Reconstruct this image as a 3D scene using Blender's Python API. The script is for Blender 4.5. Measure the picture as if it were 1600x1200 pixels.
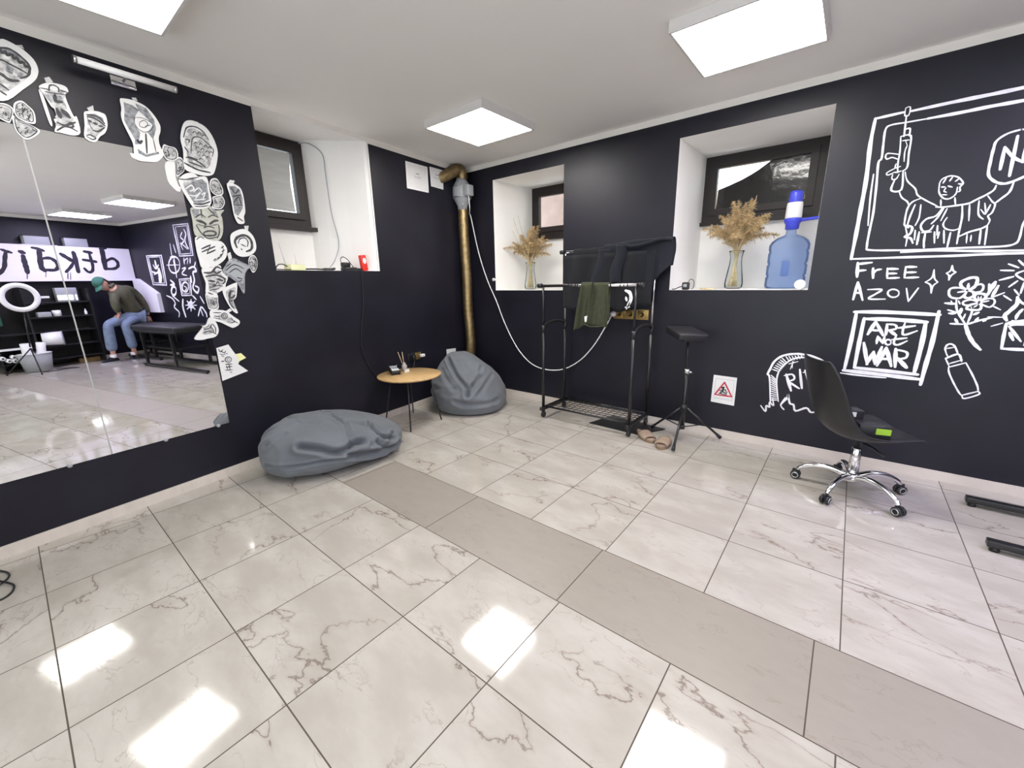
import bpy, bmesh, math, random
from mathutils import Vector, Matrix, Euler, noise
random.seed(7)
for o in list(bpy.data.objects): bpy.data.objects.remove(o)
SC=bpy.context.scene; COL=SC.collection
PI=math.pi
# ------------------------------------------------------------------ camera, world, exposure
H_PAINT=2.445; H_CEIL=2.492
cam=bpy.data.cameras.new('camera'); camo=bpy.data.objects.new('camera',cam); COL.objects.link(camo)
cam.sensor_fit='HORIZONTAL'; cam.sensor_width=36.0; cam.lens=14.361; cam.clip_start=.02
def cam_matrix(yaw,pitch,roll,loc):
    cy,sy,cp,sp=math.cos(yaw),math.sin(yaw),math.cos(pitch),math.sin(pitch)
    f=Vector((-sy*cp,cy*cp,-sp)); r=Vector((cy,sy,0)); u=r.cross(f)
    c,s=math.cos(roll),math.sin(roll)
    r2=c*r+s*u; u2=-s*r+c*u
    m=Matrix((( r2.x,u2.x,-f.x,loc[0]),(r2.y,u2.y,-f.y,loc[1]),(r2.z,u2.z,-f.z,loc[2]),(0,0,0,1)))
    return m
camo.matrix_world=cam_matrix(0.6868,0.2489,-0.0209,(3.536,-3.534,1.29))
SC.camera=camo
SC.view_settings.view_transform='Standard'; SC.view_settings.look='None'; SC.view_settings.gamma=1
SC.view_settings.use_curve_mapping=False; SC.view_settings.exposure=1.5
W=bpy.data.worlds.new('sky'); SC.world=W; W.use_nodes=True
W.node_tree.nodes['Background'].inputs[0].default_value=(.86,.93,1.0,1); W.node_tree.nodes['Background'].inputs[1].default_value=1.5
try:
    SC.cycles.use_denoising=True; SC.cycles.max_bounces=10; SC.cycles.diffuse_bounces=6; SC.cycles.glossy_bounces=6
    SC.cycles.transmission_bounces=8; SC.cycles.transparent_max_bounces=12; SC.cycles.sample_clamp_indirect=6.0
    SC.cycles.caustics_reflective=False; SC.cycles.caustics_refractive=False
except Exception: pass
LAMP_STRENGTH=10.5
# ------------------------------------------------------------------ wall frames
DL=-0.1165
LD=Vector((math.sin(DL),math.cos(DL),0)); LN=Vector((math.cos(DL),-math.sin(DL),0))
def LWp(s,z,off=0): return LD*s+LN*off+Vector((0,0,z))       # left wall: along, up, out into the room
def BWp(x,z,off=0): return Vector((x,-off,z))                 # back wall
def V(*a): return Vector(a)
# ------------------------------------------------------------------ materials
MATS={}
def mat(name,col,rough=.5,metal=0,var=0,scale=8,bump=0,bscale=60,emit=0,spec=.5,trans=0,ior=1.45,sheen=0,coat=0,ecol=None,stretch=None,alpha=1):
    if name in MATS: return MATS[name]
    m=bpy.data.materials.new(name); m.use_nodes=True; nt=m.node_tree; b=nt.nodes['Principled BSDF']
    b.inputs['Base Color'].default_value=(*col,1); b.inputs['Roughness'].default_value=rough; b.inputs['Metallic'].default_value=metal
    b.inputs['Specular IOR Level'].default_value=spec; b.inputs['IOR'].default_value=ior
    b.inputs['Transmission Weight'].default_value=trans; b.inputs['Alpha'].default_value=alpha
    if sheen: b.inputs['Sheen Weight'].default_value=sheen
    if coat: b.inputs['Coat Weight'].default_value=coat
    if emit:
        b.inputs['Emission Color'].default_value=(*(ecol or col),1); b.inputs['Emission Strength'].default_value=emit
    tc=nt.nodes.new('ShaderNodeTexCoord'); mp=nt.nodes.new('ShaderNodeMapping'); nt.links.new(tc.outputs['Object'],mp.inputs[0])
    if stretch: mp.inputs['Scale'].default_value=stretch
    n=nt.nodes.new('ShaderNodeTexNoise'); n.inputs['Scale'].default_value=scale; n.inputs['Detail'].default_value=4
    nt.links.new(mp.outputs[0],n.inputs['Vector'])
    if var:
        r=nt.nodes.new('ShaderNodeValToRGB')
        r.color_ramp.elements[0].position=.3; r.color_ramp.elements[1].position=.7
        r.color_ramp.elements[0].color=(*[max(0,c*(1-var)) for c in col],1); r.color_ramp.elements[1].color=(*[min(1,c*(1+var)) for c in col],1)
        nt.links.new(n.outputs['Fac'],r.inputs[0]); nt.links.new(r.outputs[0],b.inputs['Base Color'])
    if bump:
        n2=nt.nodes.new('ShaderNodeTexNoise'); n2.inputs['Scale'].default_value=bscale; n2.inputs['Detail'].default_value=3
        nt.links.new(mp.outputs[0],n2.inputs['Vector'])
        bp=nt.nodes.new('ShaderNodeBump'); bp.inputs['Strength'].default_value=bump; bp.inputs['Distance'].default_value=.01
        nt.links.new(n2.outputs['Fac'],bp.inputs['Height']); nt.links.new(bp.outputs[0],b.inputs['Normal'])
    MATS[name]=m; return m
M_BLACKWALL=mat('black_wall_paint',(.0100,.0097,.0165),.42,var=.25,scale=3,bump=.06,bscale=240,spec=.40)
M_WHITE=mat('white_plaster',(.84,.83,.81),.7,var=.02,scale=4,bump=.05,bscale=150)
M_CEIL=mat('ceiling_paint',(.90,.88,.855),.8,var=.012,scale=2)
M_BAND=mat('cream_band',(.82,.79,.74),.8,var=.02)
M_BASE=mat('baseboard_tile',(.62,.565,.51),.25,var=.06,scale=6,stretch=(1,4,1))
M_PAINT=mat('white_mural_paint',(.80,.80,.84),.6,var=.12,scale=25)
M_PAPER=mat('white_paper',(.74,.74,.74),.75,var=.03,scale=20)
M_PAPERG=mat('grey_wash_paper',(.25,.26,.28),.8,var=.5,scale=50)
M_PAPERO=mat('aged_paper',(.46,.46,.41),.8,var=.18,scale=30)
M_INK=mat('grey_ink',(.055,.055,.06),.7,var=.4,scale=80)
M_WASH=mat('light_ink_wash',(.47,.47,.475),.8,var=.55,scale=45)
M_TAPE=mat('masking_tape',(.60,.60,.60),.6,var=.1)
M_TAPEY=mat('yellow_tape',(.72,.70,.34),.5,var=.1)
M_BLKPL=mat('black_plastic',(.015,.015,.017),.38,bump=.04)
M_BLKMT=mat('black_metal',(.012,.012,.013),.33,spec=.6,var=.1)
M_BLKLEA=mat('black_vinyl',(.017,.017,.02),.45,bump=.12,bscale=180)
M_CHROME=mat('chrome',(.82,.82,.84),.12,1,var=.02)
M_STEEL=mat('brushed_steel',(.6,.6,.61),.28,1,var=.05,scale=30)
M_FRAME=mat('dark_brown_window_frame',(.013,.008,.0075),.5,var=.3,scale=14,stretch=(1,1,6))
M_WPL=mat('white_plastic',(.80,.80,.80),.35,var=.01)
M_GPL=mat('grey_plastic',(.36,.38,.40),.4,var=.03)
M_GOLD=mat('bronze_foil_duct',(.33,.245,.125),.46,1,var=.3,scale=22,bump=.25,bscale=35)
M_BRASS=mat('brass_outlet',(.36,.25,.09),.35,.8,var=.15)
def thin(name,tint,gloss=.06,rough=.03,haze=0,hcol=(.8,.8,.8)):
    m=bpy.data.materials.new(name); m.use_nodes=True; nt=m.node_tree; nt.nodes.remove(nt.nodes['Principled BSDF'])
    o=nt.nodes['Material Output']; t=nt.nodes.new('ShaderNodeBsdfTransparent'); g=nt.nodes.new('ShaderNodeBsdfGlossy'); f=nt.nodes.new('ShaderNodeFresnel'); x=nt.nodes.new('ShaderNodeMixShader')
    n=nt.nodes.new('ShaderNodeTexNoise'); n.inputs['Scale'].default_value=6; r=nt.nodes.new('ShaderNodeValToRGB'); nt.links.new(n.outputs['Fac'],r.inputs[0])
    r.color_ramp.elements[0].color=(*[c*.97 for c in tint],1); r.color_ramp.elements[1].color=(*tint,1); nt.links.new(r.outputs[0],t.inputs['Color'])
    g.inputs['Roughness'].default_value=rough; f.inputs['IOR'].default_value=1.13
    nt.links.new(f.outputs[0],x.inputs[0]); nt.links.new(t.outputs[0],x.inputs[1]); nt.links.new(g.outputs[0],x.inputs[2]); last=x
    if haze:
        d=nt.nodes.new('ShaderNodeBsdfTranslucent'); d.inputs['Color'].default_value=(*hcol,1); e=nt.nodes.new('ShaderNodeBsdfDiffuse'); e.inputs['Color'].default_value=(*hcol,1)
        h=nt.nodes.new('ShaderNodeMixShader'); h.inputs[0].default_value=.5; nt.links.new(d.outputs[0],h.inputs[1]); nt.links.new(e.outputs[0],h.inputs[2])
        y=nt.nodes.new('ShaderNodeMixShader'); y.inputs[0].default_value=haze; nt.links.new(x.outputs[0],y.inputs[1]); nt.links.new(h.outputs[0],y.inputs[2]); last=y
    nt.links.new(last.outputs[0],o.inputs[0]); MATS[name]=m; return m
M_GLASS=thin('clear_glass',(.97,.985,.98))
M_BAG=mat('grey_bean_bag_cloth',(.125,.138,.155),.75,var=.10,scale=5,bump=.28,bscale=420,sheen=.15)
M_BAGD=mat('dark_piping',(.07,.075,.08),.8,var=.1)
M_OAK=mat('oak_veneer',(.55,.36,.165),.45,var=.14,scale=7,stretch=(1,9,1),coat=.1)
M_NAVY=mat('navy_cloth',(.005,.0065,.013),.9,var=.3,bump=.3,bscale=240,sheen=.06)
M_BLKCL=mat('black_cloth',(.0042,.005,.0085),.9,var=.3,bump=.3,bscale=240,sheen=.04)
M_OLIVE=mat('olive_cloth',(.040,.047,.024),.88,var=.18,scale=30,bump=.3,bscale=300)
M_SAND=mat('beige_slipper',(.30,.225,.165),.85,var=.12,bump=.2,bscale=150)
M_SANDD=mat('brown_slipper_edge',(.24,.17,.115),.8,var=.15)
M_GRASS=mat('dried_grass',(.50,.37,.20),.85,var=.3,scale=30)
M_STRAW=mat('straw_stem',(.56,.45,.27),.7,var=.3,scale=40)
M_BLUE=thin('blue_pet',(.76,.84,.97),rough=.06,haze=.20,hcol=(.34,.48,.84))
M_BLUED=mat('blue_plastic',(.06,.075,.62),.3,var=.05)
M_RED=mat('red_plastic',(.70,.035,.025),.35,var=.06)
M_GREEN=mat('lime_label',(.36,.60,.05),.5,var=.03)
M_YEL=mat('pale_yellow_plastic',(.74,.74,.46),.45,var=.06)
M_MIRROR=mat('silver_mirror',(.91,.915,.91),.0,1,var=.006,scale=1)
M_REDINK=mat('red_ink',(.50,.05,.07),.7,var=.1)
M_BLIND=mat('grey_blind_cloth',(.52,.53,.52),.8,var=.07,scale=5,stretch=(1,1,5))
M_FILM=mat('black_film',(.012,.012,.012),.12,var=.3,bump=.25,bscale=9,spec=.6)
M_DIFF=mat('lamp_diffuser',(1,1,1),.4,emit=LAMP_STRENGTH,ecol=(1.0,.965,.92),var=.002)
M_DIFF2=mat('lamp_diffuser_dimmer',(1,1,1),.4,emit=LAMP_STRENGTH*.52,ecol=(1.0,.965,.92),var=.002)
M_DIFFV=mat('lamp_diffuser_cool',(1,1,1),.4,emit=LAMP_STRENGTH,ecol=(.89,.81,1.22),var=.002)
M_LFRAME=mat('lamp_frame',(.70,.68,.66),.45,var=.02)
M_SKIN=mat('skin',(.52,.29,.21),.55,var=.08,scale=20)
M_HAIR=mat('brown_hair',(.06,.035,.022),.8,var=.3,scale=60)
M_JACKET=mat('olive_jacket',(.075,.072,.042),.8,var=.2,scale=14,bump=.3,bscale=200)
M_JEANS=mat('washed_blue_denim',(.165,.215,.31),.85,var=.22,scale=12,bump=.25,bscale=300)
M_CAP=mat('green_cap_cloth',(.03,.12,.085),.8,var=.15)
M_SIGN=mat('white_sign_board',(.80,.78,.84),.6,var=.02)
M_SPRAY=mat('black_spray_paint',(.02,.017,.03),.6,var=.3,scale=20)
M_PEACH=mat('outside_render_peach',(.88,.66,.48),.9,var=.1)
M_PINK=mat('outside_render_pink',(.42,.31,.27),.9,var=.12)
M_GROUND=mat('outside_ground',(.4,.4,.38),.9,var=.2)
M_SCREEN=mat('lit_panel',(1,1,1),.4,emit=3.0,ecol=(1,1,1),var=.001)
# ------------------------------------------------------------------ mesh builder
class MB:
    def __init__(s): s.v=[]; s.f=[]; s.m=[]; s.sm=[]
    def add(s,vs,fs,mi=0,smooth=False,xf=None):
        b=len(s.v)
        s.v+= [ (xf@Vector(p)) if xf else Vector(p) for p in vs]
        for f in fs: s.f.append([b+i for i in f]); s.m.append(mi); s.sm.append(smooth)
        return s
    def box(s,c,size,mi=0,xf=None,bev=0):
        x,y,z=[d/2 for d in size]; c=Vector(c)
        if bev<=0:
            vs=[c+V(i*x,j*y,k*z) for k in(-1,1) for j in(-1,1) for i in(-1,1)]
            fs=[(0,2,3,1),(4,5,7,6),(0,1,5,4),(2,6,7,3),(0,4,6,2),(1,3,7,5)]
            return s.add(vs,fs,mi,False,xf)
        bm=bmesh.new(); bmesh.ops.create_cube(bm,size=1)
        for w in bm.verts: w.co=V(w.co.x*size[0],w.co.y*size[1],w.co.z*size[2])
        bmesh.ops.bevel(bm,geom=bm.edges[:],offset=min(bev,min(size)*.49),segments=2,profile=.5,affect='EDGES')
        bm.verts.index_update(); vs=[c+w.co for w in bm.verts]; fs=[[w.index for w in f.verts] for f in bm.faces]; bm.free()
        return s.add(vs,fs,mi,True,xf)
    def tube(s,pts,r,seg=10,mi=0,cap=True,xf=None,closed=False):
        pts=[Vector(p) for p in pts]; n=len(pts); R=r if isinstance(r,(list,tuple)) else [r]*n
        vs=[];fs=[]; up=None
        for i in range(n):
            if closed: t=(pts[(i+1)%n]-pts[i-1])
            else: t=(pts[min(i+1,n-1)]-pts[max(i-1,0)])
            t=t.normalized() if t.length>1e-9 else V(0,0,1)
            if up is None:
                a=V(0,0,1) if abs(t.z)<.9 else V(1,0,0); up=t.cross(a).normalized()
            else:
                up=(up-t*up.dot(t)); up=up.normalized() if up.length>1e-6 else t.orthogonal().normalized()
            bi=t.cross(up)
            for k in range(seg):
                a=2*PI*k/seg; vs.append(pts[i]+(up*math.cos(a)+bi*math.sin(a))*R[i])
        m=n if closed else n-1
        for i in range(m):
            j=(i+1)%n
            for k in range(seg): fs.append((i*seg+k,i*seg+(k+1)%seg,j*seg+(k+1)%seg,j*seg+k))
        s.add(vs,fs,mi,True,xf)
        if cap and not closed:
            b=len(s.v)-len(vs)
            s.f.append([b+k for k in range(seg)][::-1]); s.m.append(mi); s.sm.append(False)
            s.f.append([b+(n-1)*seg+k for k in range(seg)]); s.m.append(mi); s.sm.append(False)
        return s
    def lathe(s,prof,c=(0,0,0),axis=(0,0,1),seg=28,mi=0,xf=None,sx=1,sy=1):
        c=Vector(c); q=V(0,0,1).rotation_difference(Vector(axis)); vs=[];fs=[]
        for r,z in prof:
            for k in range(seg):
                a=2*PI*k/seg; vs.append(c+q@V(r*math.cos(a)*sx,r*math.sin(a)*sy,z))
        for i in range(len(prof)-1):
            for k in range(seg): fs.append((i*seg+k,i*seg+(k+1)%seg,(i+1)*seg+(k+1)%seg,(i+1)*seg+k))
        if prof[0][0]>1e-6: fs.append(list(range(seg))[::-1])
        if prof[-1][0]>1e-6: fs.append([(len(prof)-1)*seg+k for k in range(seg)])
        return s.add(vs,fs,mi,True,xf)
    def sphere(s,c,r,mi=0,seg=18,rings=10,xf=None):
        R=r if isinstance(r,(list,tuple)) else (r,r,r); c=Vector(c); vs=[];fs=[]
        for i in range(rings+1):
            t=PI*i/rings
            for k in range(seg):
                a=2*PI*k/seg; vs.append(c+V(R[0]*math.sin(t)*math.cos(a),R[1]*math.sin(t)*math.sin(a),R[2]*math.cos(t)))
        for i in range(rings):
            for k in range(seg): fs.append((i*seg+k,(i+1)*seg+k,(i+1)*seg+(k+1)%seg,i*seg+(k+1)%seg))
        return s.add(vs,fs,mi,True,xf)
    def quad(s,a,b,c,d,mi=0): return s.add([a,b,c,d],[(0,1,2,3)],mi)
    def prism(s,pts,depthvec,mi=0,side=None):
        n=len(pts); d=Vector(depthvec); vs=[Vector(p) for p in pts]+[Vector(p)+d for p in pts]
        fs=[list(range(n))[::-1],[n+i for i in range(n)]]+[(i,(i+1)%n,n+(i+1)%n,n+i) for i in range(n)]
        return s.add(vs,fs,mi)
    def grid(s,fn,nu,nv,mi=0,smooth=True,closeu=False):
        vs=[fn(i/(nu if closeu else nu-1),j/(nv-1)) for j in range(nv) for i in range(nu)]
        fs=[(j*nu+i,j*nu+(i+1)%nu,(j+1)*nu+(i+1)%nu,(j+1)*nu+i) for j in range(nv-1) for i in range(nu if closeu else nu-1)]
        return s.add(vs,fs,mi,smooth)
    def stroke(s,pts2,w,fn,off,mi=0,taper=.65):
        P=[Vector((a,b)) for a,b in pts2]
        P=[p for i,p in enumerate(P) if i==0 or (p-P[i-1]).length>1e-5]
        if len(P)<2: return s
        Q=[]
        if len(P)==2:
            Q=[P[0].lerp(P[1],t/3) for t in range(4)]
        else:
            for i in range(len(P)-1):
                p0=P[max(i-1,0)];p1=P[i];p2=P[i+1];p3=P[min(i+2,len(P)-1)]
                sharp=False
                for k in range(4):
                    t=k/4; Q.append(.5*((2*p1)+(p2-p0)*t+(2*p0-5*p1+4*p2-p3)*t*t+(3*p1-p0-3*p2+p3)*t*t*t))
            Q.append(P[-1])
        n=len(Q); vs=[]; h=w/2
        for i,q in enumerate(Q):
            t=(Q[min(i+1,n-1)]-Q[max(i-1,0)]); t=t.normalized() if t.length>1e-9 else Vector((1,0))
            nn=Vector((-t.y,t.x)); e=min(i,n-1-i)/max(1,(n-1)/2); k=taper+(1-taper)*min(1,e*2.2)
            k*=1+.10*math.sin(i*1.7+w*900)
            vs+= [fn(*(q+nn*h*k),off),fn(*(q-nn*h*k),off)]
        s.add(vs,[(2*i,2*i+1,2*i+3,2*i+2) for i in range(n-1)],mi)
        for e,q,t in ((0,Q[0],Q[0]-Q[1]),(n-1,Q[-1],Q[-1]-Q[-2])):
            t=t.normalized(); a0=math.atan2(t.y,t.x); hr=h*taper
            vs=[fn(*(q+Vector((math.cos(a0+a),math.sin(a0+a)))*hr),off) for a in [ -PI/2+PI*i/5 for i in range(6)]]
            s.add(vs,[list(range(6))],mi)
        return s
ORG={}
def worg(o): return ORG.get(o.name,Vector((0,0,0))) if o else Vector((0,0,0))
def build(mb,name,mats,parent=None,kind=None,label=None,fixn=True,base=True):
    if not isinstance(mats,(list,tuple)): mats=[mats]
    if parent is not None: org=worg(parent)
    elif base and mb.v:
        xs=[p.x for p in mb.v];ys=[p.y for p in mb.v];zs=[p.z for p in mb.v]
        org=Vector(((min(xs)+max(xs))/2,(min(ys)+max(ys))/2,min(zs)))
    else: org=Vector((0,0,0))
    me=bpy.data.meshes.new(name); me.from_pydata([p-org for p in mb.v],[],mb.f)
    for m in mats: me.materials.append(m)
    me.polygons.foreach_set('material_index',mb.m); me.polygons.foreach_set('use_smooth',mb.sm)
    if fixn:
        bm=bmesh.new(); bm.from_mesh(me); bmesh.ops.recalc_face_normals(bm,faces=bm.faces[:]); bm.to_mesh(me); bm.free()
    me.update()
    o=bpy.data.objects.new(name,me); COL.objects.link(o); ORG[o.name]=org
    if parent is not None: o.parent=parent
    else: o.location=org
    if kind: o['kind']=kind
    if label: o['label']=label
    return o
def thing(name,label,cat,loc,group=None):
    o=bpy.data.objects.new(name,None); COL.objects.link(o); o.location=loc; ORG[o.name]=Vector(loc); o.empty_display_size=.1
    return tag(o,label,cat,group)
def tag(o,label,cat,group=None):
    o['label']=label; o['category']=cat
    if group: o['group']=group
    return o
def copy_tree(o,parent=None):
    c=o.copy(); COL.objects.link(c); c.parent=parent; ORG[c.name]=worg(o)
    for ch in list(o.children): copy_tree(ch,c)
    return c
def smooth_line(P,n=8):
    P=[Vector(p) for p in P]; Q=[]
    for i in range(len(P)-1):
        p0=P[max(i-1,0)];p1=P[i];p2=P[i+1];p3=P[min(i+2,len(P)-1)]
        for k in range(n):
            t=k/n; Q.append(.5*((2*p1)+(p2-p0)*t+(2*p0-5*p1+4*p2-p3)*t*t+(3*p1-p0-3*p2+p3)*t*t*t))
    Q.append(P[-1]); return Q
def frame(o,x,y=None,z=None):
    x=Vector(x).normalized(); z=Vector(z or (0,0,1)); y=z.cross(x).normalized(); z=x.cross(y)
    return Matrix(((x.x,y.x,z.x,o[0]),(x.y,y.y,z.y,o[1]),(x.z,y.z,z.z,o[2]),(0,0,0,1)))
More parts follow.
